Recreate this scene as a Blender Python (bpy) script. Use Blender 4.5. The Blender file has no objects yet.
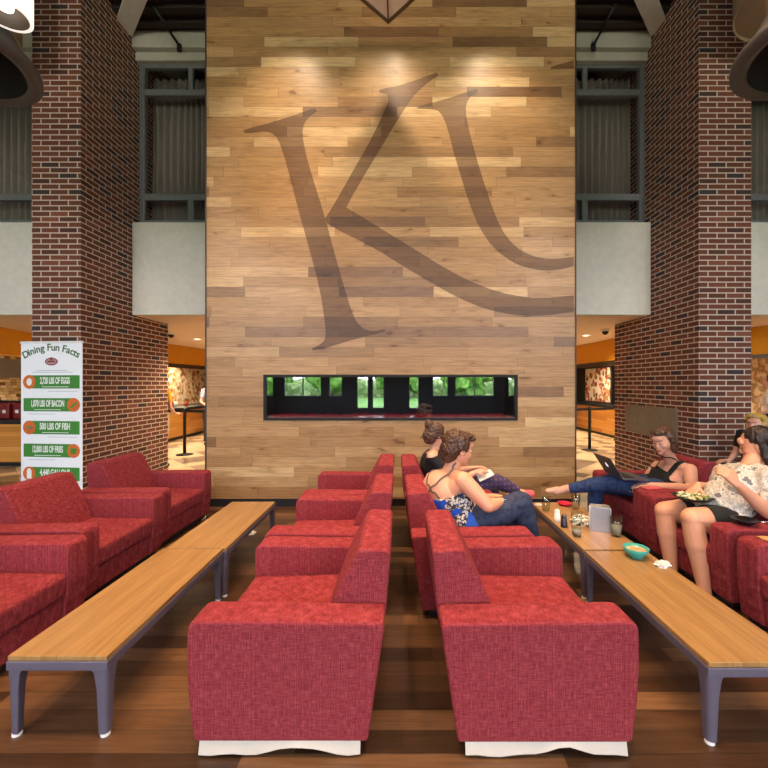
import bpy, bmesh, math, random
from mathutils import Vector as V, Matrix, noise
from mathutils.geometry import tessellate_polygon
from mathutils.bvhtree import BVHTree
random.seed(7)
S = bpy.context.scene
COL = S.collection
PI = math.pi
F = 410.0; CX = 400.0; CY = 384.0; H = 1.5

def P(px, py, Y):            # where a photo direction meets depth Y
    return V(((px-CX)/F*Y, Y, H-(py-CY)/F*Y))
def onz(px, py, z):          # ... or meets height z
    Y = (H-z)*F/(py-CY); return V(((px-CX)/F*Y, Y, z))

# ------------------------------------------------------------ materials
MATS = {}
def newmat(name):
    m = bpy.data.materials.new(name); m.use_nodes = True
    nt = m.node_tree; b = nt.nodes['Principled BSDF']
    return m, nt, b
class N:
    def __init__(s, nt): s.nt = nt
    def n(s, t, **k):
        x = s.nt.nodes.new(t)
        for a, v in k.items(): setattr(x, a, v)
        return x
    def l(s, a, b): s.nt.links.new(a, b)
    def put(s, sock, v):
        if isinstance(v, bpy.types.NodeSocket): s.l(v, sock)
        else: sock.default_value = v
    def math(s, op, a, b=0.0, c=None):
        x = s.n('ShaderNodeMath', operation=op); s.put(x.inputs[0], a); s.put(x.inputs[1], b)
        if c is not None: s.put(x.inputs[2], c)
        return x.outputs[0]
    def mix(s, f, a, b, t='MIX'):
        x = s.n('ShaderNodeMix', data_type='RGBA', blend_type=t); s.put(x.inputs[0], f)
        s.put(x.inputs[6], c4(a)); s.put(x.inputs[7], c4(b)); return x.outputs[2]
    def ramp(s, f, stops, interp='LINEAR'):
        x = s.n('ShaderNodeValToRGB'); x.color_ramp.interpolation = interp
        e = x.color_ramp.elements
        while len(e) < len(stops): e.new(0.5)
        for q, (p, c) in zip(e, stops): q.position = p; q.color = c4(c)
        s.put(x.inputs[0], f); return x.outputs[0]
    def comb(s, x, y, z=0.0):
        q = s.n('ShaderNodeCombineXYZ'); s.put(q.inputs[0], x); s.put(q.inputs[1], y); s.put(q.inputs[2], z); return q.outputs[0]
    def noise(s, vec, scale, detail=2, rough=.5):
        q = s.n('ShaderNodeTexNoise'); s.put(q.inputs['Vector'], vec); q.inputs['Scale'].default_value = scale
        q.inputs['Detail'].default_value = detail; q.inputs['Roughness'].default_value = rough; return q.outputs['Fac']
    def white(s, vec):
        q = s.n('ShaderNodeTexWhiteNoise', noise_dimensions='3D'); s.put(q.inputs['Vector'], vec); return q.outputs['Value']
    def bump(s, h, strength, dist, b):
        q = s.n('ShaderNodeBump'); q.inputs['Strength'].default_value = strength; q.inputs['Distance'].default_value = dist
        s.l(h, q.inputs['Height']); s.l(q.outputs[0], b.inputs['Normal'])
def c4(c):
    if isinstance(c, bpy.types.NodeSocket): return c
    if isinstance(c, (int, float)): return (c, c, c, 1)
    return tuple(c) if len(c) == 4 else (c[0], c[1], c[2], 1)
def srgb(r, g, b):
    f = lambda u: (u/255/12.92 if u/255 <= .04045 else ((u/255+.055)/1.055)**2.4)
    return (f(r), f(g), f(b), 1)

def plain(name, col, rough=.6, metal=0.0, spec=.5, vary=.06, scale=12, emit=None, es=0, sheen=0, coat=0):
    if name in MATS: return MATS[name]
    m, nt, b = newmat(name); k = N(nt)
    tc = k.n('ShaderNodeTexCoord')
    f = k.noise(tc.outputs['Object'], scale, 3)
    lo = [max(0, c*(1-vary*2)) for c in col[:3]]; hi = [min(1, c*(1+vary*2)) for c in col[:3]]
    k.l(k.mix(f, lo, hi), b.inputs['Base Color'])
    b.inputs['Roughness'].default_value = rough; b.inputs['Metallic'].default_value = metal
    b.inputs['Specular IOR Level'].default_value = spec
    if sheen: b.inputs['Sheen Weight'].default_value = sheen
    if coat: b.inputs['Coat Weight'].default_value = coat
    if emit: b.inputs['Emission Color'].default_value = c4(emit); b.inputs['Emission Strength'].default_value = es
    MATS[name] = m; return m

def planks(name, ax, pw, pl, stops, rough=.4, rot=0.0, grain=1.0, gap=.0015, stain=None, knots=True, spec=.4, square=False, seed=0.0, bump=.25):
    """boards / tiles: ax = (run axis, cross axis) of world space, random board shift per row"""
    m, nt, b = newmat(name); k = N(nt)
    g = k.n('ShaderNodeNewGeometry'); sx = k.n('ShaderNodeSeparateXYZ'); k.l(g.outputs['Position'], sx.inputs[0])
    u, v = sx.outputs[ax[0]], sx.outputs[ax[1]]
    if rot:
        c, s = math.cos(rot), math.sin(rot)
        u, v = k.math('ADD', k.math('MULTIPLY', u, c), k.math('MULTIPLY', v, s)), k.math('SUBTRACT', k.math('MULTIPLY', v, c), k.math('MULTIPLY', u, s))
    vr = k.math('DIVIDE', v, pw); row = k.math('FLOOR', vr)
    off = 0.0 if square else k.math('MULTIPLY', k.white(k.comb(row, 7.3+seed)), 9.0)
    ur = k.math('ADD', k.math('DIVIDE', u, pl), off); colm = k.math('FLOOR', ur)
    rnd = k.white(k.comb(row, colm, seed))
    base = k.ramp(rnd, stops, 'LINEAR')
    if grain:
        gv = k.comb(k.math('MULTIPLY', u, 2.2), k.math('ADD', k.math('MULTIPLY', v, 38.0), k.math('MULTIPLY', rnd, 60.0)), k.math('MULTIPLY', rnd, 31.0))
        g1 = k.noise(gv, 1.6, 5, .62)
        gf = k.ramp(g1, [(.28, (1-.38*grain,)*3), (.72, (1+.0,)*3)])
        base = k.mix(1.0, base, gf, 'MULTIPLY')
        if knots:
            kv = k.comb(k.math('MULTIPLY', u, 1.0), k.math('MULTIPLY', v, 2.6), k.math('MULTIPLY', rnd, 17.0))
            k1 = k.noise(kv, 3.6, 2, .5)
            kf = k.ramp(k1, [(.0, (.3, .22, .16)), (.26, (.45, .36, .28)), (.30, (.82, .76, .7)), (.45, (1, 1, 1))])
            base = k.mix(.9, base, kf, 'MULTIPLY')
            k2 = k.noise(k.comb(k.math('MULTIPLY', u, 5.0), k.math('MULTIPLY', v, 9.0), k.math('MULTIPLY', rnd, 57.0)), 1.5, 1, .5)
            base = k.mix(.8, base, k.ramp(k2, [(.16, (.35, .25, .18)), (.23, (1, 1, 1))]), 'MULTIPLY')
    # joints
    fv = k.math('FRACT', vr); fu = k.math('FRACT', ur)
    ev = k.math('MINIMUM', fv, k.math('SUBTRACT', 1.0, fv)); eu = k.math('MINIMUM', fu, k.math('SUBTRACT', 1.0, fu))
    ev = k.math('MULTIPLY', ev, pw); eu = k.math('MULTIPLY', eu, pl)
    d = k.math('MINIMUM', ev, eu)
    j = k.math('LESS_THAN', d, gap)
    base = k.mix(k.math('MULTIPLY', j, .65), base, (.03, .018, .01))
    if stain: base = k.mix(1.0, base, stain, 'MULTIPLY')
    k.l(base, b.inputs['Base Color'])
    b.inputs['Roughness'].default_value = rough; b.inputs['Specular IOR Level'].default_value = spec
    if bump: k.bump(k.math('SUBTRACT', 1.0, j), bump, .002, b)
    MATS[name] = m; return m

def brickmat():
    m, nt, b = newmat('red_brick'); k = N(nt)
    uv = k.n('ShaderNodeUVMap'); uv.uv_map = 'UVMap'
    t = k.n('ShaderNodeTexBrick'); k.l(uv.outputs[0], t.inputs['Vector'])
    t.inputs['Scale'].default_value = 1; t.inputs['Brick Width'].default_value = .226; t.inputs['Row Height'].default_value = .0677
    t.inputs['Mortar Size'].default_value = .0078; t.inputs['Mortar Smooth'].default_value = .1
    t.inputs['Color1'].default_value = (0, 0, 0, 1); t.inputs['Color2'].default_value = (1, 1, 1, 1); t.inputs['Mortar'].default_value = (.5, .5, .5, 1)
    t.inputs['Bias'].default_value = 0; t.offset = .5
    tone = k.ramp(t.outputs['Color'], [(0, srgb(60, 58, 64)), (.1, srgb(78, 52, 46)), (.2, srgb(100, 62, 46)), (.6, srgb(118, 70, 52)), (.85, srgb(106, 61, 45)), (1, srgb(136, 82, 60))])
    f = k.noise(uv.outputs[0], 60, 4, .6)
    tone = k.mix(.6, tone, k.ramp(f, [(.3, .55), (.7, 1.15)]), 'MULTIPLY')
    mortar = k.mix(f, srgb(172, 150, 134), srgb(218, 200, 184))
    k.l(k.mix(t.outputs['Fac'], tone, mortar), b.inputs['Base Color'])
    b.inputs['Roughness'].default_value = .85; b.inputs['Specular IOR Level'].default_value = .25
    k.bump(k.math('SUBTRACT', k.math('MULTIPLY', f, .3), t.outputs['Fac']), .6, .006, b)
    MATS['brick'] = m; return m

def fabricmat():
    m, nt, b = newmat('woven_red_fabric'); k = N(nt)
    tc = k.n('ShaderNodeTexCoord'); sx = k.n('ShaderNodeSeparateXYZ'); k.l(tc.outputs['Object'], sx.inputs[0])
    x, y, z = sx.outputs
    h = k.math('ADD', x, y)
    a = k.noise(k.comb(k.math('MULTIPLY', h, 240), k.math('MULTIPLY', z, 26), 0.0), 1, 2, .5)
    c = k.noise(k.comb(k.math('MULTIPLY', x, 26), k.math('MULTIPLY', y, 26), k.math('MULTIPLY', z, 260)), 1, 2, .5)
    d = k.noise(k.comb(k.math('MULTIPLY', x, 220), k.math('MULTIPLY', y, 30), 5.0), 1, 2, .5)
    w = k.math('DIVIDE', k.math('ADD', k.math('ADD', a, c), d), 3.0)
    k.l(k.ramp(w, [(.38, srgb(106, 35, 42)), (.5, srgb(134, 49, 56)), (.62, srgb(160, 74, 80))]), b.inputs['Base Color'])
    b.inputs['Roughness'].default_value = .9; b.inputs['Specular IOR Level'].default_value = .15
    k.bump(w, .25, .0015, b)
    MATS['fabric'] = m; return m

def patmat(name, cols, scale=40, kind='voronoi', rough=.8, contrast=True):
    m, nt, b = newmat(name); k = N(nt); tc = k.n('ShaderNodeTexCoord')
    if kind == 'voronoi':
        t = k.n('ShaderNodeTexVoronoi'); t.inputs['Scale'].default_value = scale; k.l(tc.outputs['Object'], t.inputs['Vector'])
        sp = k.n('ShaderNodeSeparateColor'); k.l(t.outputs['Color'], sp.inputs[0]); f = sp.outputs[0]
    elif kind == 'plaid':
        sx = k.n('ShaderNodeSeparateXYZ'); k.l(tc.outputs['Object'], sx.inputs[0])
        f = k.math('MULTIPLY', k.math('ADD', k.math('ADD', k.math('SINE', k.math('MULTIPLY', sx.outputs[0], scale*2)), k.math('SINE', k.math('MULTIPLY', sx.outputs[2], scale*2))), 2.0), .25)
    else:
        f = k.noise(tc.outputs['Object'], scale, 3, .6)
        f = k.math('MULTIPLY', k.math('SUBTRACT', f, .3), 2.5)
    n = len(cols)
    k.l(k.ramp(f, [(i/n, c) for i, c in enumerate(cols)], 'CONSTANT' if contrast else 'LINEAR'), b.inputs['Base Color'])
    b.inputs['Roughness'].default_value = rough; b.inputs['Specular IOR Level'].default_value = .25
    MATS[name] = m; return m

def glassmat(name, tint=(1, 1, 1), refl=.12, rough=0.0):
    """thin pane: see-through with a mirror share"""
    m = bpy.data.materials.new(name); m.use_nodes = True; nt = m.node_tree; k = N(nt)
    nt.nodes.remove(nt.nodes['Principled BSDF']); out = nt.nodes['Material Output']
    tr = k.n('ShaderNodeBsdfTransparent'); tr.inputs[0].default_value = c4(tint)
    gl = k.n('ShaderNodeBsdfGlossy'); gl.inputs['Roughness'].default_value = rough
    ge = k.n('ShaderNodeNewGeometry'); dt = k.n('ShaderNodeVectorMath', operation='DOT_PRODUCT'); k.l(ge.outputs['Normal'], dt.inputs[0]); k.l(ge.outputs['Incoming'], dt.inputs[1])
    fc = k.math('SUBTRACT', 1.0, k.math('ABSOLUTE', dt.outputs['Value'])); fr = k.math('ADD', k.math('MULTIPLY', k.math('POWER', fc, 5.0), .8), .03+refl)
    mx = k.n('ShaderNodeMixShader'); k.l(fr, mx.inputs[0])
    k.l(tr.outputs[0], mx.inputs[1]); k.l(gl.outputs[0], mx.inputs[2]); k.l(mx.outputs[0], out.inputs[0])
    MATS[name] = m; return m

# ------------------------------------------------------------ mesh helpers
def tag(o, label=None, cat=None, group=None, kind=None):
    if label: o['label'] = label
    if cat: o['category'] = cat
    if group: o['group'] = group
    if kind: o['kind'] = kind
    return o
def link(name, me, mat, parent=None, smooth=False, loc=None):
    o = bpy.data.objects.new(name, me); COL.objects.link(o)
    if mat is not None and not me.materials: me.materials.append(mat)
    if parent: o.parent = parent
    if loc is not None: o.location = loc
    if smooth:
        for p in me.polygons: p.use_smooth = True
    return o
def obj(name, bm, mat, parent=None, smooth=False, bev=0, seg=2, loc=None, auto=False):
    bmesh.ops.recalc_face_normals(bm, faces=bm.faces)
    me = bpy.data.meshes.new(name); bm.to_mesh(me); bm.free()
    o = link(name, me, mat, parent, smooth or auto, loc)
    if bev:
        b = o.modifiers.new('bevel', 'BEVEL'); b.width = bev; b.segments = seg; b.limit_method = 'ANGLE'; b.angle_limit = math.radians(30)
        b.harden_normals = False
        for p in me.polygons: p.use_smooth = True
        w = o.modifiers.new('wn', 'WEIGHTED_NORMAL'); w.keep_sharp = True
    return o
def empty(name, loc, rz=0, parent=None):
    o = bpy.data.objects.new(name, None); COL.objects.link(o); o.location = loc; o.rotation_euler = (0, 0, rz)
    o.empty_display_size = .1
    if parent: o.parent = parent
    return o
def box(bm, x0, x1, y0, y1, z0, z1, mi=0):
    vs = [bm.verts.new(c) for c in ((x0, y0, z0), (x1, y0, z0), (x1, y1, z0), (x0, y1, z0), (x0, y0, z1), (x1, y0, z1), (x1, y1, z1), (x0, y1, z1))]
    for f in ((0, 3, 2, 1), (4, 5, 6, 7), (0, 1, 5, 4), (1, 2, 6, 5), (2, 3, 7, 6), (3, 0, 4, 7)):
        bm.faces.new([vs[i] for i in f]).material_index = mi
    return vs
def prism(bm, pts, axis, a, b):
    """extrude 2D outline along axis from a to b (axis y: pts are x,z; axis z: x,y; axis x: y,z)"""
    def mk(p, t): return {'y': (p[0], t, p[1]), 'z': (p[0], p[1], t), 'x': (t, p[0], p[1])}[axis]
    A = [bm.verts.new(mk(p, a)) for p in pts]; B = [bm.verts.new(mk(p, b)) for p in pts]
    n = len(pts); bm.faces.new(A); bm.faces.new(B[::-1])
    for i in range(n): bm.faces.new([A[i], B[i], B[(i+1) % n], A[(i+1) % n]])
def frame_of(d):
    d = d.normalized(); a = V((0, 0, 1)) if abs(d.z) < .9 else V((1, 0, 0))
    u = d.cross(a).normalized(); return u, d.cross(u)
def capsule(bm, p0, p1, r0, r1, n=14, fl=None, flk=1.0):
    """tapered, round ended; optional flattening along direction fl by flk"""
    p0 = V(p0); p1 = V(p1); d = p1-p0; L = d.length
    if L < 1e-5: d = V((0, 0, 1)); L = 1e-5
    d.normalize()
    if fl is not None:
        w = (fl-d*fl.dot(d)).normalized(); u = d.cross(w).normalized()
    else: u, w = frame_of(d); flk = 1
    rings = []
    for a in (-70, -45, -20, 0): t = math.radians(a); rings.append((p0+d*(r0*math.sin(t)), r0*math.cos(t)))
    for a in (0, 20, 45, 70): t = math.radians(a); rings.append((p1+d*(r1*math.sin(t)), r1*math.cos(t)))
    R = [[bm.verts.new(c+u*(r*math.cos(2*PI*i/n))+w*(flk*r*math.sin(2*PI*i/n))) for i in range(n)] for c, r in rings]
    a = bm.verts.new(p0-d*r0); b = bm.verts.new(p1+d*r1)
    for i in range(n):
        j = (i+1) % n
        bm.faces.new([a, R[0][j], R[0][i]]); bm.faces.new([b, R[-1][i], R[-1][j]])
        for q in range(len(R)-1): bm.faces.new([R[q][i], R[q][j], R[q+1][j], R[q+1][i]])
def tube(bm, pts, r, n=8):
    pts = [V(p) for p in pts]; R = []
    for i, p in enumerate(pts):
        d = (pts[min(i+1, len(pts)-1)]-pts[max(i-1, 0)]); u, w = frame_of(d); rr = r if not isinstance(r, (list, tuple)) else r[i]
        R.append([bm.verts.new(p+u*(rr*math.cos(2*PI*k/n))+w*(rr*math.sin(2*PI*k/n))) for k in range(n)])
    for a, b in zip(R, R[1:]):
        for k in range(n): bm.faces.new([a[k], a[(k+1) % n], b[(k+1) % n], b[k]])
    bm.faces.new(R[0][::-1]); bm.faces.new(R[-1])
def lathe(bm, prof, n=28, c=(0, 0, 0), close=False):
    R = []
    for r, z in prof:
        R.append([bm.verts.new((c[0]+r*math.cos(2*PI*k/n), c[1]+r*math.sin(2*PI*k/n), c[2]+z)) for k in range(n)] if r > 1e-6 else [bm.verts.new((c[0], c[1], c[2]+z))])
    for a, b in zip(R, R[1:]):
        for k in range(n):
            f = [a[k % len(a)], a[(k+1) % len(a)], b[(k+1) % len(b)], b[k % len(b)]]
            g = []
            for q in f:
                if q not in g: g.append(q)
            if len(g) > 2:
                try: bm.faces.new(g)
                except ValueError: pass
def ellipsoid(bm, c, rad, M=None, nu=18, nv=12):
    M = M or Matrix.Identity(3); c = V(c)
    R = []
    for j in range(nv+1):
        t = PI*j/nv; R.append([bm.verts.new(c+M@V((rad[0]*math.sin(t)*math.cos(2*PI*i/nu), rad[1]*math.sin(t)*math.sin(2*PI*i/nu), rad[2]*math.cos(t)))) for i in range(nu)] if 0 < j < nv else [bm.verts.new(c+M@V((0, 0, rad[2]*math.cos(t))))])
    for a, b in zip(R, R[1:]):
        for k in range(nu):
            g = []
            for q in (a[k % len(a)], a[(k+1) % len(a)], b[(k+1) % len(b)], b[k % len(b)]):
                if q not in g: g.append(q)
            bm.faces.new(g)
def copy_tree(o, parent=None):
    c = o.copy(); COL.objects.link(c)
    if parent: c.parent = parent
    for ch in [x for x in o.children]: copy_tree(ch, c)
    return c
def text(s, size, mat, name, M, parent=None, ext=.0008, align='CENTER', sx=1.0, wt=0):
    cu = bpy.data.curves.new(name, 'FONT'); cu.body = s; cu.size = size; cu.extrude = ext; cu.align_x = align; cu.align_y = 'CENTER'; cu.offset = wt
    t = bpy.data.objects.new('tmp', cu); COL.objects.link(t)
    dg = bpy.context.evaluated_depsgraph_get(); me = bpy.data.meshes.new_from_object(t.evaluated_get(dg))
    bpy.data.objects.remove(t); me.transform(M @ Matrix.Diagonal((sx, 1, 1, 1))); me.materials.clear()
    return link(name, me, mat, parent)

# ------------------------------------------------------------ palette
fabric = fabricmat(); brick = brickmat()
white_paint = plain('white_paint', srgb(226, 219, 206), .7)
beam_paint = plain('beam_paint', srgb(178, 172, 160), .7)
dark_ceiling = plain('dark_ceiling', srgb(52, 42, 38), .8)
win_metal = plain('window_metal', srgb(118, 120, 122), .45, .3)
curtain_mat = plain('curtain', srgb(150, 140, 130), .9)
black = plain('black_metal', srgb(20, 20, 22), .5)
purple_grey = plain('table_metal', srgb(98, 92, 108), .45, .2)
chrome = plain('chrome', srgb(190, 190, 195), .2, 1.0)
white_plastic = plain('white_plastic', srgb(230, 230, 228), .4)
liner = plain('white_liner', srgb(196, 188, 178), .8)
tan_shade = plain('tan_shade', srgb(150, 128, 100), .6)
gray_shade = plain('grey_shade', srgb(78, 77, 79), .5)
dark_inner = plain('dark_inner', srgb(36, 32, 32), .6)
yellow_paint = plain('ochre_paint', srgb(214, 150, 30), .6)
soffit = plain('soffit_paint', srgb(236, 216, 200), .7)
wall_paint = plain('wall_paint', srgb(190, 184, 172), .8)
green_lawn = patmat('lawn', [srgb(84, 124, 50), srgb(104, 144, 62), srgb(76, 116, 46)], .6, 'noise', contrast=False)
tan_stops = [(0, srgb(132, 96, 66)), (.08, srgb(150, 112, 74)), (.2, srgb(172, 130, 84)), (.4, srgb(192, 150, 100)), (.55, srgb(176, 134, 88)), (.75, srgb(198, 156, 108)), (1, srgb(222, 186, 136))]
wood_wall = planks('oak_wall_boards', (0, 2), .122, 1.15, tan_stops, rough=.34, grain=1.15)
wood_burnt = planks('stained_oak_boards', (0, 2), .122, 1.15, tan_stops, rough=.42, grain=1.0, stain=(.40, .34, .30))
walnut = planks('walnut_floor_boards', (0, 1), .111, 1.3, [(0, srgb(62, 42, 28)), (.4, srgb(90, 62, 42)), (.7, srgb(112, 80, 54)), (1, srgb(140, 102, 70))], rough=.36, grain=1.2, gap=.0025, seed=3)
tile = planks('checker_tiles', (0, 1), .32, .32, [(0, srgb(120, 100, 84)), (.3, srgb(150, 126, 102)), (.36, srgb(206, 182, 146)), (1, srgb(222, 200, 166))], rough=.3, rot=PI/4, grain=.15, knots=False, square=True, gap=.003)
mosaic = planks('mosaic_tiles', (1, 2), .07, .14, [(0, srgb(96, 74, 46)), (.25, srgb(150, 122, 78)), (.5, srgb(196, 176, 130)), (1, srgb(226, 214, 180))], rough=.25, grain=0, knots=False, gap=.004)
floral = patmat('leaf_print', [srgb(228, 214, 190), srgb(216, 190, 150), srgb(160, 112, 66), srgb(232, 222, 204), srgb(196, 160, 116)], 9, 'voronoi')
counter_wood = planks('counter_boards', (1, 2), .09, 1.6, [(0, srgb(196, 128, 50)), (.5, srgb(216, 150, 66)), (1, srgb(228, 170, 88))], rough=.4, grain=.6, knots=False)
stone = plain('grey_stone', srgb(126, 118, 100), .8, vary=.12)
pane = glassmat('window_pane', (.95, .95, .95), .02)
fire_glass = glassmat('fireplace_pane', (.75, .8, .85), .24)
thin_glass = glassmat('tumbler_glass', (.90, .93, .92), .03)

def table_wood():
    m, nt, b = newmat('laminate_tabletop'); k = N(nt); tc = k.n('ShaderNodeTexCoord'); mp = k.n('ShaderNodeMapping')
    k.l(tc.outputs['Object'], mp.inputs[0]); mp.inputs['Scale'].default_value = (34, 1.6, 1)
    f = k.noise(mp.outputs[0], 1.5, 5, .6)
    k.l(k.ramp(f, [(.3, srgb(136, 100, 58)), (.55, srgb(160, 122, 74)), (.75, srgb(174, 138, 88))]), b.inputs['Base Color'])
    b.inputs['Roughness'].default_value = .33; b.inputs['Specular IOR Level'].default_value = .45
    return m
tabletop = table_wood()
def water_glass():
    m, nt, b = newmat('drinking_glass'); b.inputs['Transmission Weight'].default_value = 1; b.inputs['Roughness'].default_value = .02
    b.inputs['Base Color'].default_value = (.82, .88, .86, 1); b.inputs['IOR'].default_value = 1.3; return m
glass = water_glass()

# ------------------------------------------------------------ the setting
def struct(name, bm, mat, **k):
    o = obj(name, bm, mat, **k); o['kind'] = 'structure'; return o
bm = bmesh.new(); box(bm, -9.5, 9.5, -10, 6.3, -.1, 0); struct('floor', bm, walnut)
bm = bmesh.new(); box(bm, -9.5, 9.5, 6.3, 16.5, -.1, 0); struct('floor', bm, tile)
bm = bmesh.new(); box(bm, -9.5, 9.5, -10, 6.15, 6.72, 6.85)
struct('ceiling', bm, dark_ceiling)
bm = bmesh.new(); box(bm, -9.5, 9.5, 6.17, 16.5, 2.52, 2.6); struct('ceiling', bm, soffit)
bm = bmesh.new(); box(bm, -9.6, -9.5, -10, 16.5, 0, 6.85); struct('wall_left', bm, wall_paint)
bm = bmesh.new(); box(bm, 9.5, 9.6, -10, 16.5, 0, 6.85); struct('wall_right', bm, wall_paint)
bm = bmesh.new(); box(bm, -9.5, 9.5, 16.4, 16.5, 0, 2.52); struct('wall_far', bm, wall_paint)
bm = bmesh.new(); box(bm, -9.5, 9.5, 7.2, 7.3, 2.6, 6.85); box(bm, -9.5, 9.5, 6.15, 7.3, 6.78, 6.85); struct('wall_upper', bm, plain('dim_wall', srgb(110, 104, 98), .8))

# fascia of the upper floor between the pillars
PL = (-4.57, -3.96, 5.09, 7.0); PR = (3.71, 4.36, 5.09, 7.08)
for i, (a, b) in enumerate(((-9.5, -4.575), (-3.955, 3.705), (4.365, 9.5))):
    bm = bmesh.new(); box(bm, a, b, 6.05, 6.17, 2.52, 3.89); struct('trim_%d' % (i+1), bm, white_paint, bev=.01)
    bm = bmesh.new(); box(bm, a, b, 6.12, 6.3, 6.33, 6.46); box(bm, a, b, 6.04, 6.3, 6.46, 6.72); struct('trim_%d' % (i+5), bm, beam_paint, bev=.01)
# ceiling beams
bm = bmesh.new()
for y in (5.85, 5.62, 5.38, 5.12, 4.85): box(bm, -9.4, 9.4, y, y+.1, 6.66, 6.72)
struct('trim_9', bm, dark_ceiling)
for sgn, (ax, ay), nm in ((1, (-3.93, 6.02), 'trim_10'), (-1, (3.68, 6.02), 'trim_11')):
    bm = bmesh.new(); L = 7.0; w = .11; d = V((sgn*.7071, -.7071, 0)); n = V((sgn*-.7071, -.7071, 0))
    # diagonal white roof beam leaving the pillar
    a = V((ax, ay, 0))+n*0.0; q = [a, a+d*L, a+d*L+n*w*2, a+n*w*2]
    prism(bm, [(p.x, p.y) for p in q], 'z', 6.60 if sgn == 1 else 6.605, 6.66)
    struct(nm, bm, white_paint)

def pillar(name, ext):
    x0, x1, y0, y1 = ext; z1 = 6.72
    bm = bmesh.new(); vs = box(bm, x0, x1, y0, y1, 0, z1); uvl = bm.loops.layers.uv.new('UVMap')
    for f in bm.faces:
        f.normal_update(); nn = f.normal
        for l in f.loops:
            c = l.vert.co
            l[uvl].uv = ((c.x-x0) if abs(nn.y) > .5 else (c.y-y0+.03), c.z+.01)
    return struct(name, bm, brick)
pillar('wall_pillar_left', PL); pillar('wall_pillar_right', PR)

# upper windows with curtains
def window(i, x0, x1, mull, jambs):
    root = empty('window_%d' % i, ((x0+x1)/2, 6.2, 3.89)); root['kind'] = 'structure'
    ox = (x0+x1)/2; A = x0-ox; B = x1-ox
    bm = bmesh.new()
    for z0, z1 in ((0, .09), (.39, .49), (1.98, 2.07), (2.39, 2.45)): box(bm, A, B, 0, .07, z0, z1)
    for j in jambs: box(bm, j-ox-.04, j-ox+.04, -.01, .08, 0, 2.44)
    for m_ in mull:
        box(bm, m_-ox-.045, m_-ox+.045, .003, .068, .02, .44); box(bm, m_-ox-.035, m_-ox+.035, .003, .067, 2.02, 2.42)
    obj('window_frame', bm, win_metal, root, bev=.006)
    bm = bmesh.new(); box(bm, A+.02, B-.02, .03, .036, .03, 2.42); obj('window_pane', bm, pane, root)
    # pleated curtain
    bm = bmesh.new(); rows = (0.05, 1.2, 2.43); n = int((B-A)/.012); prev = None
    for k in range(n+1):
        x = A+.04+(B-A-.08)*k/n
        ph = x*62+1.3*math.sin(x*7+i)
        ring = [bm.verts.new((x+.008*math.sin(z*2+x*9), .3+.05*math.sin(ph+.5*math.sin(z*1.3+x*3))*(1.0 if z < 2 else .6), z)) for z in rows]
        if prev:
            for a in range(2): bm.faces.new([prev[a], ring[a], ring[a+1], prev[a+1]])
        prev = ring
    c = obj('curtain', bm, curtain_mat, root, smooth=True)
    so = c.modifiers.new('t', 'SOLIDIFY'); so.thickness = .004
window(1, -3.95, -2.2, [-3.17], [-3.90]); window(2, 2.0, 3.70, [2.8], [3.66])
window(3, -7.6, -4.58, [-6.5], [-4.63]); window(4, 4.37, 7.6, [6.5], [4.42])
# sprinkler pipe braces
for sgn, a, b in ((-1, (-3.24, 6.04, 6.46), (-3.37, 5.57, 6.66)), (1, (2.84, 6.04, 6.47), (2.93, 5.57, 6.66))):
    bm = bmesh.new(); a = V(a); b = V(b); tube(bm, [a, a.lerp(b, .5), b], .018)
    o = obj('ceiling_pipe', bm, black, smooth=True)
    tag(o, 'slanted black pipe under the dark ceiling beside the %s brick pillar' % ('left' if sgn < 0 else 'right'), 'pipe')
    bm = bmesh.new(); box(bm, a.x-.03, a.x+.03, 6.0, 6.04, a.z-.08, a.z+.03); obj('pipe_bracket', bm, black, o, bev=.005)

# wood clad wall with fireplace opening
WX0, WX1, WZ = -2.366, 2.14, 6.66
FX0, FX1, FZ0, FZ1 = -1.66, 1.43, 1.06, 1.61
bm = bmesh.new()
for a, b, c, d in ((WX0, FX0, .1, WZ), (FX1, WX1, .1, WZ), (FX0, FX1, .1, FZ0), (FX0, FX1, FZ1, WZ)): box(bm, a, b, 5.0, 5.9, c, d)
struct('wall_center', bm, wood_wall)
bm = bmesh.new(); box(bm, WX0+.02, WX1-.02, 5.02, 5.88, 0, .1); struct('baseboard_center', bm, plain('dark_base', srgb(34, 34, 40), .6))
bm = bmesh.new()
for x in (WX0, WX1): box(bm, x-.008, x+.008, 4.992, 5.004, .1, WZ)
struct('trim_12', bm, plain('dark_bronze', srgb(60, 48, 40), .5))

t = empty('fireplace', ((FX0+FX1)/2, 5.0, FZ0)); ox = (FX0+FX1)/2
tag(t, 'long narrow glass-fronted fireplace set into the wooden wall below the letters', 'fireplace')
w = (FX1-FX0)/2; h = FZ1-FZ0
bm = bmesh.new()
box(bm, -w+.003, w-.003, .5, .52, .003, h-.003); box(bm, -w+.003, w-.003, .0, .5, .003, .02); box(bm, -w+.003, w-.003, .0, .5, h-.02, h-.003)
box(bm, -w+.003, -w+.02, 0, .5, .02, h-.02); box(bm, w-.02, w-.003, 0, .5, .02, h-.02)
obj('firebox', bm, plain('firebox_black', srgb(10, 12, 16), .5), t)
bm = bmesh.new(); fr = .028
box(bm, -w-.005, w+.005, -.012, .02, -.005, fr); box(bm, -w-.005, w+.005, -.012, .02, h-fr, h+.005); box(bm, -w-.005, -w+fr, -.012, .02, fr, h-fr); box(bm, w-fr, w+.005, -.012, .02, fr, h-fr)
obj('fireplace_frame', bm, plain('matt_black', srgb(12, 12, 14), .7), t, bev=.003)
bm = bmesh.new(); box(bm, -w+fr, w-fr, .012, .018, fr, h-fr); obj('glass_pane', bm, fire_glass, t)
bm = bmesh.new()
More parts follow.
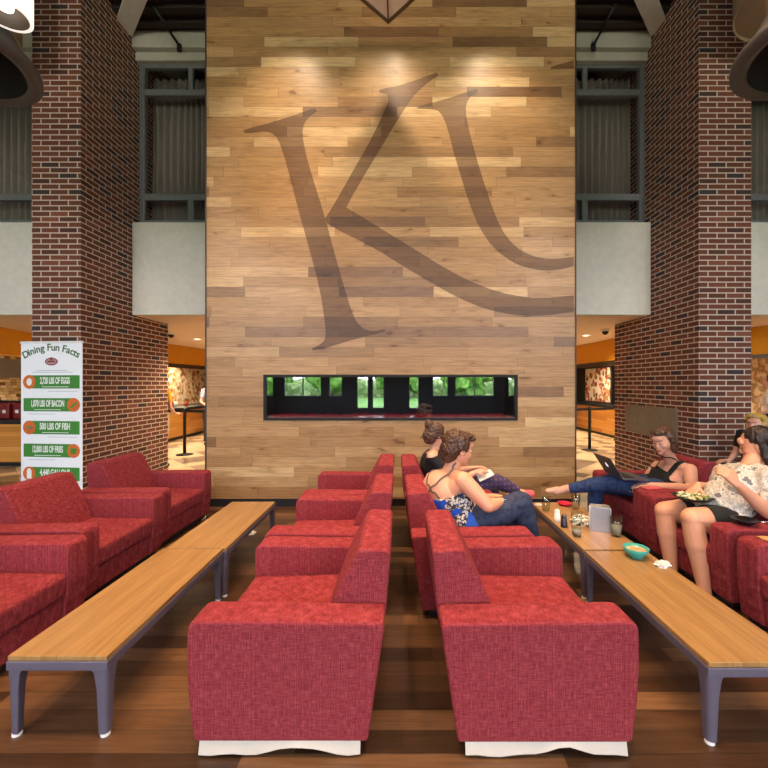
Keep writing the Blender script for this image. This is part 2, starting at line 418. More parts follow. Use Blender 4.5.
for k in range(420):
    x = random.uniform(-w+.05, w-.05); y = random.uniform(.05, .42); r = random.uniform(.01, .02)
    ellipsoid(bm, (x, y, .025+r*.7+.02*(1-abs(y-.24)/.2)*random.random()), (r, r, r*.8), nu=6, nv=4)
box(bm, -w+.04, w-.04, .04, .45, .02, .032)
o = obj('fire_glass_bed', bm, plain('pink_crystal', srgb(205, 60, 76), .25, emit=srgb(220, 50, 70), es=.22), t)
o['kind'] = 'stuff'; o['label'] = 'bed of pinkish red fire glass along the bottom'

# letters K and U in the boards
def wallpoly(name, pts, parent, org=(200, 40), k=1/1.969):
    bm = bmesh.new(); q = []
    for x, y in pts:
        p = P(org[0]+x*k, org[1]+y*k, 4.997); q.append((min(p.x, WX1-.004)-0, p.z))
    # smooth the outline a little (Chaikin, keeping sharp tips)
    out = []
    n = len(q)
    for i in range(n):
        a, b, c = V(q[i-1]), V(q[i]), V(q[(i+1) % n])
        ang = (b-a).angle(c-b) if (b-a).length > 1e-6 and (c-b).length > 1e-6 else 0
        if ang > 1.0 or b.x > WX1-.01: out.append(tuple(b))
        else: out += [tuple(b.lerp(a, .25)), tuple(b.lerp(c, .25))]
    A = [bm.verts.new((x, 4.9965, z)) for x, z in out]; B = [bm.verts.new((x, 5.0, z)) for x, z in out]
    m = len(A)
    for i in range(m): bm.faces.new([A[i], B[i], B[(i+1) % m], A[(i+1) % m]])
    for tri in tessellate_polygon([[V((x, z, 0)) for x, z in out]]):
        for L_ in (A, B):
            try: bm.faces.new([L_[i] for i in tri])
            except ValueError: pass
    return obj(name, bm, wood_burnt, parent)
Kst = [(85, 180), (88, 176), (150, 160), (226, 134), (229, 139), (212, 152), (202, 170), (202, 195), (215, 250), (245, 345), (265, 420), (285, 490), (302, 545), (318, 568), (340, 574), (364, 569), (365, 574), (300, 590), (260, 603), (222, 612), (221, 607), (240, 598), (248, 585), (246, 555), (236, 490), (215, 410), (195, 340), (172, 250), (158, 205), (148, 186), (132, 178), (90, 183)]
Kle = [(352, 102), (354, 97), (400, 88), (466, 64), (470, 69), (442, 88), (417, 112), (395, 148), (360, 205), (330, 255), (300, 305), (288, 330), (302, 338), (400, 398), (500, 460), (560, 487), (610, 502), (670, 509), (736, 503), (736, 535), (680, 543), (620, 542), (560, 529), (500, 503), (420, 457), (340, 407), (252, 364), (246, 352), (265, 322), (300, 260), (340, 190), (364, 138), (372, 118), (368, 106)]
U1 = [(428, 134), (430, 130), (480, 118), (544, 96), (548, 101), (528, 115), (522, 138), (530, 180), (545, 235), (565, 300), (590, 368), (620, 408), (655, 426), (690, 432), (736, 427), (736, 445), (700, 454), (660, 452), (620, 440), (580, 412), (550, 370), (530, 320), (505, 240), (487, 172), (478, 148), (466, 136)]
U2 = [(690, 57), (692, 52), (736, 40), (736, 56)]
k_ = wallpoly('letter_k', Kst, None); tag(k_, 'huge dark-stained letter K slanting across the oak board wall', 'letter')
wallpoly('letter_arm', Kle, k_)
u_ = wallpoly('letter_u', U1, None); tag(u_, 'huge dark-stained letter U cut off by the right edge of the oak board wall', 'letter')
wallpoly('letter_serif', U2, u_)

# dining hall beyond
def strip(name, pts, z0, z1, th, mat, struct_=True):
    bm = bmesh.new()
    for (a, b), (c, d) in zip(pts, pts[1:]):
        p = V((a, b, 0)); q = V((c, d, 0)); n = (q-p).cross(V((0, 0, 1))).normalized()*th
        prism(bm, [(p.x, p.y), (q.x, q.y), (q.x+n.x, q.y+n.y), (p.x+n.x, p.y+n.y)], 'z', z0, z1)
    o = obj(name, bm, mat)
    if struct_: o['kind'] = 'structure'
    return o
LB = [(-7.0, 6.3), (-7.1, 7.3), (-7.34, 8.2), (-5.85, 9.6), (-5.68, 12.5), (-5.68, 16.3)]
RB = [(6.6, 6.3), (6.3, 7.4), (4.76, 9.1), (4.72, 12.5), (4.72, 16.3)]
strip('trim_13', LB, 2.03, 2.515, -.12, yellow_paint); strip('trim_14', RB, 2.03, 2.515, .12, yellow_paint)
header_mat = plain('dark_header', srgb(58, 46, 40), .6)
strip('trim_15', [(x-.03, y) for x, y in LB[3:]], 1.93, 2.03, -.1, header_mat); strip('trim_16', [(x+.03, y) for x, y in RB[2:]], 1.93, 2.03, .1, header_mat)
strip('trim_17', [(x-.05, y) for x, y in LB[:3]], 1.62, 1.96, -.6, win_metal); strip('trim_18', [(x+.05, y) for x, y in RB[:2]], 1.96, 2.03, .3, win_metal)
bm = bmesh.new(); box(bm, -9.45, -9.35, 6.4, 16.2, .85, 2.3); struct('wall_mosaic_left', bm, mosaic)
bm = bmesh.new(); box(bm, -7.6, -7.5, 11.2, 16.3, .0, 2.5); struct('wall_servery_left', bm, floral)
bm = bmesh.new(); box(bm, 8.2, 8.3, 6.4, 10.2, 0, 2.5); struct('wall_servery_right', bm, patmat('streaked_panel', [srgb(196, 170, 130), srgb(226, 206, 172), srgb(150, 116, 80), srgb(216, 196, 160)], 3, 'noise', contrast=False))
bm = bmesh.new(); box(bm, 6.32, 6.4, 11.0, 16.3, 0, 2.5); struct('wall_kitchen_right', bm, dark_inner)
def counter(x0, x1, y0, y1, label, side, h=.85):
    t = empty('service_counter', ((x0+x1)/2, (y0+y1)/2, 0)); tag(t, label, 'counter'); a = (x1-x0)/2; b = (y1-y0)/2
    bm = bmesh.new(); box(bm, -a, a, -b, b, .08, h-.08); obj('counter_front', bm, counter_wood, t)
    bm = bmesh.new(); box(bm, -a+.04, a-.04, -b+.04, b-.04, 0, .08); obj('plinth', bm, black, t)
    bm = bmesh.new(); box(bm, -a-.03, a+.03, -b-.03, b+.03, h-.08, h); obj('countertop', bm, black, t, bev=.01)
    return t
counter(-6.9, -6.0, 9.9, 14.2, 'wood-fronted serving counter seen left of the oak wall, past the queue post', 1)
counter(-8.7, -6.7, 7.45, 8.2, 'wood-fronted counter with black top holding red dispensers, behind the banner', 1)
counter(5.9, 6.28, 10.9, 14.5, 'amber wood counter under the framed food poster, right of the oak wall', -1, .9)
# dispensers
disp = None
for i, x in enumerate((-7.82, -7.58, -7.34, -7.1)):
    if disp is None:
        disp = empty('drink_dispenser', (x, 7.7, .85))
        bm = bmesh.new(); box(bm, -.085, .085, -.1, .1, .0, .3); obj('dispenser_body', bm, plain('dark_red', srgb(120, 20, 26), .35), disp, bev=.02)
        bm = bmesh.new(); box(bm, -.07, .07, -.085, .085, .3, .34); obj('lid', bm, black, disp, bev=.015)
        bm = bmesh.new(); box(bm, -.03, .03, -.104, -.1, .11, .17); obj('sticker', bm, white_plastic, disp)
        d = disp
    else: d = copy_tree(disp); d.location = (x, 7.7, .85)
    tag(d, ['dark red dispenser on the counter, cut by the left photo edge, farthest from the banner', 'dark red dispenser at the left photo edge, second from far end', 'dark red dispenser with white sticker just left of the banner', 'dark red dispenser mostly behind the left edge of the banner'][i], 'dispenser', 'red drink dispensers on the counter')
# poster + posts on the right
t = empty('food_poster', (6.28, 13.0, 0)); tag(t, 'tall white poster printed with food shapes in a dark frame above the amber counter', 'poster')
bm = bmesh.new(); box(bm, -.02, 0, -.85, .85, .95, 2.0); obj('poster_sheet', bm, patmat('poster_print', [srgb(236, 232, 222), srgb(238, 230, 214), srgb(232, 226, 214), srgb(200, 150, 96), srgb(122, 96, 70), srgb(176, 78, 60)], 9, 'voronoi'), t)
bm = bmesh.new()
for a, b, c, d in ((-.95, -.85, .9, 2.03), (.85, .95, .9, 2.03), (-.85, .85, .9, .95), (-.85, .85, 2.0, 2.03)): box(bm, -.05, .0, a, b, c, d)
obj('poster_frame', bm, black, t)
for x, y, l in ((5.72, 10.75, 'dark square post standing beside the right brick pillar, near end of the amber counter'), (-5.6, 12.2, 'dark square post under the ochre bulkhead left of the oak wall'), (5.55, 13.6, 'dark square post at the far end of the amber counter, beside the oak wall edge')):
    bm = bmesh.new(); box(bm, -.06, .06, -.06, .06, 0, 2.03); box(bm, -.08, .08, -.08, .08, 0, .06)
    o = obj('square_post', bm, header_mat, bev=.005, loc=(x, y, 0)); tag(o, l, 'post')
# counter clutter (few pixels)
for i, (x, y, r, h, c, l) in enumerate(((-6.25, 11.2, .06, .2, (150, 30, 34), 'small red canister on the far left serving counter'), (-6.3, 11.5, .05, .16, (210, 210, 205), 'small white canister on the far left serving counter'), (-6.2, 11.9, .05, .14, (170, 50, 40), 'short red-brown pot on the far left serving counter'))):
    bm = bmesh.new(); lathe(bm, [(0, 0), (r, 0), (r, h*.8), (r*.7, h*.88), (r*.7, h), (0, h)], 16); tag(obj('canister', bm, plain('canister%d' % i, srgb(*c), .4), loc=(x, y, .85), auto=False, smooth=True), l, 'canister')
# stanchions
def stanchion(x, y, label, ends):
    t = empty('queue_post', (x, y, 0)); tag(t, label, 'queue post')
    bm = bmesh.new(); lathe(bm, [(0, 0), (.17, 0), (.17, .012), (.05, .035), (0, .04)], 24); obj('base', bm, black, t, smooth=True)
    bm = bmesh.new(); lathe(bm, [(0, .03), (.032, .03), (.032, .9), (.04, .9), (.04, .97), (.03, .98), (0, .98)], 16); obj('pole', bm, black, t, smooth=True)
    for e in ends:
        bm = bmesh.new(); p = V((0, 0, .93)); q = V((e[0]-x, e[1]-y, .93)); n = V((q-p)).cross(V((0, 0, 1))).normalized()*.002
        prism(bm, [(p.x-n.x, p.y-n.y), (q.x-n.x, q.y-n.y), (q.x+n.x, q.y+n.y), (p.x+n.x, p.y+n.y)], 'z', .9, .955); obj('belt', bm, black, t)
    return t
stanchion(-4.57, 8.7, 'black queue post with belt on the checkered tiles left of the oak wall', [(-3.0, 8.3), (-5.2, 8.9)])
stanchion(4.3, 9.3, 'black queue post with belt on the checkered tiles right of the oak wall', [(3.0, 9.0), (5.0, 9.6)])
for x, y, l in ((-4.55, 8.15, 'small dark dome camera on the soffit left of the oak wall'), (3.83, 7.65, 'small dark dome camera on the soffit beside the right brick pillar')):
    t = empty('security_camera', (x, y, 2.52)); tag(t, l, 'camera')
    bm = bmesh.new(); lathe(bm, [(0, 0), (.075, 0), (.075, -.03), (.06, -.04), (0, -.04)], 20); obj('mount', bm, white_plastic, t, smooth=True)
    bm = bmesh.new(); lathe(bm, [(.055, -.04), (.05, -.075), (.03, -.098), (0, -.105)], 20); obj('dome', bm, dark_inner, t, smooth=True)
# plaque
bm = bmesh.new(); box(bm, 3.69, 3.712, 5.47, 6.72, .74, 1.17); o = obj('stone_plaque', bm, stone, bev=.004); tag(o, 'blank grey stone plaque on the inner face of the right brick pillar', 'plaque')

# back facade (mirrored in the fireplace glass) : openings to the lawn
opens = [(-9.2, -6.2, .9), (-5.66, -3.85, .9), (-3.46, -2.83, .9), (-2.1, -1.55, .3), (-1.35, -.78, .3), (.44, .92, .3), (1.6, 2.35, .9), (2.7, 4.6, .9), (5.3, 9.2, .9)]  # outermost two openings are added, unseen, to let in more daylight
FT = 5.6; fac = plain('facade_dark', srgb(46, 44, 44), .7)
bm = bmesh.new(); x = -9.5
for a, b, s in opens:
    box(bm, x, a, -10.2, -10, 0, FT); box(bm, a, b, -10.2, -10, 0, s); x = b
box(bm, x, 9.5, -10.2, -10, 0, FT); box(bm, -9.5, 9.5, -10.2, -10, FT, 6.85); struct('wall_back', bm, fac)
for i, (a, b, s) in enumerate(opens):
    bm = bmesh.new(); zz = (s, 2.3, 4.0, FT)
    for z in zz: box(bm, a, b, -10.12, -10.05, z-.04, z+.04)
    n = max(1, round((b-a)/1.0))
    for k in range(n+1): q = a+(b-a)*k/n; box(bm, q-.03, q+.03, -10.12, -10.05, s, FT)
    w_ = struct('window_%d' % (i+11) if s > .5 else 'door_%d' % (i+1), bm, win_metal)
    bm = bmesh.new(); box(bm, a, b, -10.09, -10.084, s, FT); obj('window_pane', bm, pane, w_)
    L = bpy.data.lights.new('daylight_portal', 'AREA'); L.shape = 'RECTANGLE'; L.size = b-a; L.size_y = FT-s; L.cycles.is_portal = True
    lo = bpy.data.objects.new('daylight_portal', L); COL.objects.link(lo); lo.location = ((a+b)/2, -10.25, (s+FT)/2); lo.rotation_euler = (PI/2, 0, 0)
bm = bmesh.new(); box(bm, -60, 60, -80, -10.2, -.25, -.15); tag(struct('ground', bm, green_lawn))

for i, (x, y, h_, r_) in enumerate(((-16, -38, 5.5, 2.8), (-8, -38, 5.0, 2.6), (0, -38, 5.6, 2.7), (8, -38, 5.2, 2.7), (16, -38, 5.6, 2.7), (-25, -38, 6, 3), (25, -38, 6, 3))):
    t = empty('tree', (x, y, -.2)); tag(t, 'leafy tree on the lawn behind the viewpoint, number %s in its row' % ('one', 'two', 'three', 'four', 'five', 'zero', 'six')[i], 'tree')
    bm = bmesh.new(); tube(bm, [(0, 0, 0), (.1, 0, 1.4), (0, .1, 3)], [.28, .2, .14], 10); obj('trunk', bm, plain('bark', srgb(80, 64, 50), .9), t, smooth=True)
    bm = bmesh.new(); bmesh.ops.create_icosphere(bm, subdivisions=5, radius=1)
    for v in bm.verts: n_ = noise.noise(v.co*2.5+V((i*3, 0, 0)))*.5+noise.noise(v.co*9)*.18; v.co = v.co*(1+n_); v.co.x *= r_; v.co.y *= 2.5; v.co.z = v.co.z*h_*.5+h_*.5+.6
    obj('crown', bm, patmat('foliage', [srgb(70, 110, 40), srgb(110, 150, 60), srgb(60, 96, 36), srgb(130, 170, 80)], 1.5, 'noise', contrast=False), t, smooth=True)
bm = bmesh.new(); n = 160; prev = None
for k in range(n+1):
    x = -48+96*k/n; h_ = 2.1+.35*noise.noise(V((x*.7, 0, 0)))+.2*noise.noise(V((x*2.3, 4, 0))); q = .35*noise.noise(V((x*1.7, 9, 0)))
    ring = [bm.verts.new(c) for c in ((x, -41.2+q, -.2), (x, -41.0+q, h_*.6), (x, -41.6+q, h_), (x, -43, h_*.95), (x, -43.4, -.2))]
    if prev:
        for a in range(4): bm.faces.new([prev[a], prev[a+1], ring[a+1], ring[a]])
    prev = ring
tag(obj('hedge', bm, patmat('hedge_leaves', [srgb(116, 144, 84), srgb(160, 184, 116), srgb(96, 124, 70), srgb(186, 204, 146)], 1.2, 'noise', contrast=False), smooth=True), 'long green hedge at the far side of the lawn behind the viewpoint', 'hedge')
# ------------------------------------------------------------ armchairs
def rounded(pts, r, seg=4):
    out = []; n = len(pts)
    for i in range(n):
        a, b, c = V(pts[i-1]), V(pts[i]), V(pts[(i+1) % n]); rr = r[i] if isinstance(r, (list, tuple)) else r
        if rr <= 0: out.append(tuple(b)); continue
        d1 = (a-b).normalized(); d2 = (c-b).normalized(); p, q = b+d1*rr, b+d2*rr
        for k in range(seg+1):
            t = k/seg; out.append(tuple(p*(1-t)**2+b*2*t*(1-t)+q*t*t))
    return out
CW = .94; AT = .165
def chair_proto():
    t = empty('armchair', (0, 0, 0))
    for s in (-1, 1):
        bm = bmesh.new(); y0, y1 = (CW/2-AT, CW/2) if s > 0 else (-CW/2, -CW/2+AT)
        prism(bm, rounded([(.07, .055), (.775, .055), (.805, .30), (.80, .545), (.0, .535)], [.015, .02, .15, .05, .03], 5), 'y', y0+.002, y1-.002)
        obj('armrest', bm, fabric, t, bev=.018, seg=3)
    bm = bmesh.new(); prism(bm, rounded([(.24, .23), (.79, .225), (.80, .37), (.24, .38)], [.01, .03, .035, .01], 4), 'y', -CW/2+AT+.004, CW/2-AT-.004)
    obj('seat_cushion', bm, fabric, t, bev=.02, seg=3)
    bm = bmesh.new(); prism(bm, rounded([(.09, .06), (.765, .06), (.775, .222), (.06, .222)], .012, 2), 'y', -CW/2+AT+.003, CW/2-AT-.003)
    obj('seat_base', bm, fabric, t, bev=.008)
    bm = bmesh.new(); prism(bm, rounded([(.05, .24), (.33, .30), (.235, .55), (.125, .765), (-.02, .76), (.0, .5)], [.02, .03, .3*.2, .03, .03, .02], 4), 'y', -CW/2+AT+.006, CW/2-AT-.006)
    obj('backrest', bm, fabric, t, bev=.02, seg=3)
    bm = bmesh.new(); box(bm, .12, .74, -CW/2+.03, CW/2-.03, .02, .058); obj('base_frame', bm, black, t)
    for sx in (.16, .7):
        for sy in (-.38, .38):
            bm = bmesh.new(); lathe(bm, [(0, 0), (.022, 0), (.02, .022), (0, .022)], 12, (sx, sy, 0)); obj('foot', bm, chrome, t, smooth=True)
    return t
proto = chair_proto()
def place(x, yc, rz, label, first=[True]):
    o = proto if first[0] else copy_tree(proto); first[0] = False
    o.location = (x, yc, 0); o.rotation_euler = (0, 0, rz); tag(o, label, 'armchair', 'red armchairs around the low tables'); return o
RC1 = place(.163, 2.115, 0, 'nearest armchair right of the aisle, crimson woven fabric, torn white liner at its foot')
RC2 = place(.06, 3.07, .02, 'red armchair in which the person with bare back and blue print top sits')
RC3 = place(.03, 4.03, .01, 'red armchair nearest the oak wall, right of the aisle, holding person with black top')
LC1 = place(-.06, 2.12, PI, 'nearest armchair left of the aisle, empty, torn white liner at its foot')
LC2 = place(-.07, 3.09, PI-.01, 'middle empty armchair of the row just left of the aisle')
LC3 = place(-.075, 4.05, PI, 'empty armchair nearest the oak wall, left of the aisle')
L1 = place(-2.79, 2.15, 0, 'red armchair cut off by the left photo edge, nearest of the left row')
L2 = place(-2.88, 3.15, 0, 'empty red armchair in front of the white banner, middle of the left row')
L3 = place(-2.92, 4.14, -.02, 'empty red armchair by the left brick pillar, farthest of the left row')
R1 = place(2.93, 2.13, PI, 'red armchair cut off by the right photo edge, tan paper on its arm')
R2 = place(2.95, 3.16, PI, 'red armchair in which the person with the silver-grey printed shirt sits')
R3 = place(2.96, 4.14, PI+.02, 'red armchair in which the person using a laptop sits')
# torn liners hanging at the near side of the two front chairs
for par, nm in ((RC1, 1), (LC1, -1)):
    bm = bmesh.new(); n = 14; prev = None
    yy = -CW/2-.001 if nm > 0 else CW/2+.001
    for k in range(n+1):
        t_ = k/n; x = .10+.65*t_; zb = .008+.03*math.exp(-((t_-.5-.12*nm)/.16)**2)+.008*math.sin(t_*11+nm)**2
        off = (.016+.008*math.sin(t_*9))*(-1 if nm > 0 else 1)*.2
        ring = [bm.verts.new((x, yy-.0+off, zb)), bm.verts.new((x, yy+(.012 if nm > 0 else -.012), .075))]
        if prev: bm.faces.new([prev[0], ring[0], ring[1], prev[1]])
        prev = ring
    o = obj('torn_liner', bm, liner, par); so = o.modifiers.new('t', 'SOLIDIFY'); so.thickness = .003; o['label'] = 'torn white liner strip'

# ------------------------------------------------------------ low tables
def table_proto():
    t = empty('low_table', (0, 0, 0)); W, L, hz = .43, 1.14, .35
    bm = bmesh.new(); box(bm, -W/2+.004, W/2-.004, -L/2+.004, L/2-.004, hz-.022, hz); obj('tabletop', bm, tabletop, t, bev=.003)
    bm = bmesh.new(); e = .022
    box(bm, -W/2, W/2, -L/2, -L/2+e, hz-.062, hz-.0225); box(bm, -W/2, W/2, L/2-e, L/2, hz-.062, hz-.0225)
    box(bm, -W/2, -W/2+e, -L/2+e, L/2-e, hz-.062, hz-.0225); box(bm, W/2-e, W/2, -L/2+e, L/2-e, hz-.062, hz-.0225)
    obj('apron', bm, purple_grey, t, bev=.004)
    for sx in (-1, 1):
        for sy in (-1, 1):
            bm = bmesh.new(); X, Y = sx*(W/2), sy*(L/2)
            def ring(z, a, sh):   # L-curved leg section, outer corner rounded
                x0 = X-sx*sh; y0 = Y-sy*sh; pts = []
                for q in range(5):
                    th = PI/2*q/4; r = .02; pts.append((x0-sx*(r-r*math.sin(th)), y0-sy*(r-r*math.cos(th))))
                pts += [(x0, y0-sy*a), (x0-sx*a*.9, y0-sy*a*.9), (x0-sx*a, y0)]
                return [bm.verts.new((p[0], p[1], z)) for p in pts]
            R = [ring(.012, .036, .008), ring(.2, .046, .004), ring(hz-.075, .058, .001), ring(hz-.03, .085, .0)]
            for a, b in zip(R, R[1:]):
                for k in range(len(a)): bm.faces.new([a[k], a[(k+1) % len(a)], b[(k+1) % len(b)], b[k]])
            bm.faces.new(R[0]); bm.faces.new(R[-1])
            lg = obj('leg', bm, purple_grey, t, bev=.003)
            bm = bmesh.new(); lathe(bm, [(0, 0), (.019, 0), (.019, .012), (0, .012)], 12, (X-sx*.026, Y-sy*.026, 0)); obj('glide', bm, white_plastic, lg)
    return t
tp = table_proto()
for i, (x, y, l) in enumerate(((-1.45, 2.30, 'empty low wood-topped table with slate metal legs, nearer of the left pair'), (-1.43, 3.445, 'empty low wood-topped table nearer the oak wall, farther of the left pair'), (1.485, 2.26, 'low wood-topped table holding the teal bowl, nearer of the right pair'), (1.485, 3.42, 'low wood-topped table crowded with glasses and a napkin holder'))):
    o = tp if i == 0 else copy_tree(tp); o.location = (x, y, 0); tag(o, l, 'table', 'low tables between the armchair rows')

# ------------------------------------------------------------ things on the tables
TZ = .35
def tumbler(x, y, h, label, r=.041, fill=None):
    t = empty('drinking_glass', (x, y, TZ)); tag(t, label, 'glass', 'drinking glasses on the right table')
    bm = bmesh.new(); lathe(bm, [(0, 0), (r*.72, 0), (r*.76, .01), (r*.9, h*.55), (r, h), (r-.003, h), (r*.87, h*.55), (r*.7, .012), (0, .012)], 24); obj('glass_wall', bm, thin_glass, t, smooth=True)
    if fill:
        bm = bmesh.new(); lathe(bm, [(0, .013), (r*.69, .013), (r*.85, h*fill), (0, h*fill)], 20)
        obj('water', bm, plain('pale_drink', srgb(150, 142, 126), .2), t, smooth=True)
tumbler(1.318, 3.70, .145, 'clear glass at the left table edge nearest the seated person in jeans')
tumbler(1.61, 3.76, .14, 'clear glass beside the red dish at the far end of the right table')
tumbler(1.335, 3.10, .185, 'tall clear glass standing left of the crumpled wrapper and napkin holder', .043, .3)
tumbler(1.635, 3.10, .15, 'clear glass standing right in front of the napkin holder', .045, .55)
def shaker(x, y, label, mat, name, h=.105):
    t = empty(name, (x, y, TZ)); tag(t, label, 'shaker')
    bm = bmesh.new(); lathe(bm, [(0, 0), (.026, 0), (.027, .01), (.021, h*.72), (0, h*.72)], 20); obj('shaker_body', bm, mat, t, smooth=True)
    bm = bmesh.new(); lathe(bm, [(.021, h*.72), (.021, h*.88), (.014, h*.98), (0, h)], 20); obj('shaker_cap', bm, mat, t, smooth=True)
shaker(1.315, 3.43, 'small white shaker on the right table left of the crumpled wrapper', white_plastic, 'salt_shaker')
shaker(1.32, 3.30, 'small dark shaker just in front of the white one', plain('dark_shaker', srgb(40, 38, 56), .35), 'pepper_shaker', .1)
# napkin holder
t = empty('napkin_holder', (1.575, 3.23, TZ), -.35); tag(t, 'brushed metal napkin holder with white napkins in middle of the cluttered table', 'napkin holder')
bm = bmesh.new(); prism(bm, rounded([(-.075, 0), (.075, 0), (.07, .19), (-.07, .19)], [.004, .004, .02, .02]), 'y', -.05, -.044); prism(bm, rounded([(-.075, 0), (.075, 0), (.07, .19), (-.07, .19)], [.004, .004, .02, .02]), 'y', .044, .05)
box(bm, -.075, .075, -.044, .044, 0, .006); box(bm, -.07, .07, -.044, .044, .184, .19); obj('metal_case', bm, plain('brushed_metal', srgb(170, 176, 188), .3, .9), t, bev=.002)
bm = bmesh.new()
for k in range(9): box(bm, -.077+.002*(k % 2), .073+.002*(k % 3), -.04+k*.0088, -.04+k*.0088+.0065, .008, .178)
obj('napkins', bm, white_plastic, t)
def crumple(name, x, y, z, rx, ry, rz, mat, label, cat, seed=1, rot=0):
    bm = bmesh.new(); bmesh.ops.create_icosphere(bm, subdivisions=4, radius=1)
    for v in bm.verts:
        n = noise.noise(v.co*2.3+V((seed, 0, 0)))*.5+abs(noise.noise(v.co*5+V((0, seed, 0))))*.45
        v.co = v.co*(1+n*.8); v.co.x *= rx; v.co.y *= ry; v.co.z = max(0, v.co.z*rz*.8+rz*.25)
    o = obj(name, bm, mat, loc=(x, y, z)); o.rotation_euler.z = rot; tag(o, label, cat); return o
paper = patmat('crumpled_paper', [srgb(226, 222, 216), srgb(206, 200, 196), srgb(236, 234, 230)], 30, 'noise', contrast=False)
foil = patmat('printed_wrapper', [srgb(230, 226, 218), srgb(90, 80, 74), srgb(222, 216, 206), srgb(190, 176, 156), srgb(240, 238, 232)], 60)
crumple('crumpled_wrapper', 1.50, 3.38, TZ, .075, .075, .055, foil, 'crumpled black and white wrapper between the tall glass and napkin holder', 'wrapper', 2)
crumple('crumpled_napkin', 1.665, 2.60, TZ, .05, .035, .022, paper, 'crumpled white napkin right beside the teal bowl', 'napkin', 4, .5)
crumple('crumpled_napkin', 1.315, 3.90, TZ, .028, .022, .012, paper, 'small white napkin at the far left corner of the right table', 'napkin', 6)
crumple('paper_scrap', -1.56, 4.12, 0, .09, .06, .03, paper, 'crumpled white paper scrap on the floor under the left table far end', 'paper', 8)
t = empty('cereal_bowl', (1.565, 2.72, TZ)); tag(t, 'small teal bowl of cereal on the right table', 'bowl')
bm = bmesh.new(); lathe(bm, [(0, 0), (.036, 0), (.04, .008), (.066, .035), (.08, .066), (.077, .068), (.062, .038), (.038, .013), (0, .011)], 32); obj('bowl_body', bm, plain('teal_glaze', srgb(60, 160, 150), .3), t, smooth=True)
bm = bmesh.new()
for k in range(160):
    a = random.uniform(0, 2*PI); r = .06*math.sqrt(random.random()); ellipsoid(bm, (r*math.cos(a), r*math.sin(a), .045+random.uniform(0, .008)), (.007, .006, .004), nu=6, nv=4)
lathe(bm, [(0, .03), (.055, .03), (.064, .045), (0, .046)], 20)
o = obj('cereal', bm, plain('cereal', srgb(206, 170, 120), .7), t); o['kind'] = 'stuff'
bm = bmesh.new(); lathe(bm, [(0, 0), (.04, 0), (.062, .02), (.065, .028), (.06, .026), (.04, .008), (0, .008)], 28); o = obj('small_dish', bm, plain('red_dish', srgb(190, 30, 60), .35), loc=(1.56, 3.885, TZ), smooth=True); tag(o, 'small crimson dish at the far end of the right table', 'dish')

# ------------------------------------------------------------ banner
BA = P(17, 342, 4.86); BB = P(84, 345, 4.78); t = empty('banner_stand', ((BA.x+BB.x)/2, 4.82, 0), math.atan2(BB.y-BA.y, BB.x-BA.x)); tag(t, 'white roll-up banner reading Dining Fun Facts in front of the left brick pillar', 'banner')
bw = .79; bh = 2.0; t.location.y = 4.84
bm = bmesh.new(); box(bm, -bw/2, bw/2, -.002, .002, .08, bh-.01); obj('banner_sheet', bm, plain('banner_white', srgb(240, 243, 248), .5, vary=.01), t)
bm = bmesh.new(); box(bm, -bw/2-.01, bw/2+.01, -.012, .012, bh-.02, bh+.005); obj('top_rail', bm, white_plastic, t, bev=.004)
bm = bmesh.new(); box(bm, -bw/2-.02, bw/2+.02, -.1, .1, 0, .09); obj('base_cassette', bm, plain('cassette', srgb(160, 160, 165), .35, .6), t, bev=.02)
gtxt = plain('green_ink', srgb(66, 104, 62), .5); bar_g = plain('bar_green', srgb(60, 132, 48), .5); org = plain('orange_ink', srgb(206, 104, 40), .5); wink = plain('white_ink', srgb(235, 238, 235), .5); maroon = plain('maroon_ink', srgb(120, 40, 48), .5)
base = Matrix.Rotation(PI/2, 4, 'X')
hd = empty('heading', (0, 0, 0), 0, t); s = 'Dining Fun Facts'; bpy.data.objects.remove(hd)
cu_parts = []
wd = [.72, .3, .6, .3, .6, .6, .35, .58, .6, .6, .35, .58, .6, .52, .38, .5]; tot = sum(wd); acc = 0
mes = []
for ch, wch in zip(s, wd):
    u = (acc+wch/2)/tot-.5; acc += wch
    if ch == ' ': continue
    ang = -u*1.05; R_ = .72
    M = Matrix.Translation((R_*math.sin(-ang)*1.0, -.0035, 1.93-R_*(1-math.cos(ang)))) @ Matrix.Rotation(-ang, 4, 'Y') @ base
    mes.append((ch, M))
bmh = bmesh.new()
for ch, M in mes:
    o = text(ch, .115, gtxt, 'tmp_char', M, None, .0008, wt=.0025); bmh.from_mesh(o.data); bpy.data.objects.remove(o)
obj('heading', bmh, gtxt, t)
bm = bmesh.new(); n = 28
vs = [bm.verts.new((.083*math.cos(2*PI*i/n), -.004, 1.765+.045*math.sin(2*PI*i/n))) for i in range(n)]; bm.faces.new(vs); em = obj('emblem', bm, maroon, t)
bm = bmesh.new(); vs = [bm.verts.new((.068*math.cos(2*PI*i/n), -.0045, 1.765+.032*math.sin(2*PI*i/n))) for i in range(n)]; bm.faces.new(vs); obj('emblem_ring', bm, plain('pink_ink', srgb(190, 150, 150), .5), em)
bm = bmesh.new(); box(bm, -.05, .05, -.0056, -.005, 1.755, 1.775); prism(bm, [(-.02, 1.78), (.02, 1.78), (.012, 1.815), (-.012, 1.815)], 'y', -.0056, -.005); obj('emblem_band', bm, maroon, em)
rows = [(1.525, 'L', '2,720 LBS OF EGGS'), (1.255, 'R', '1,070 LBS OF BACON'), (.985, 'L', '500 LBS OF FISH'), (.715, 'R', '12,000 LBS OF FRIES'), (.44, 'L', '4,440 GALLONS')]
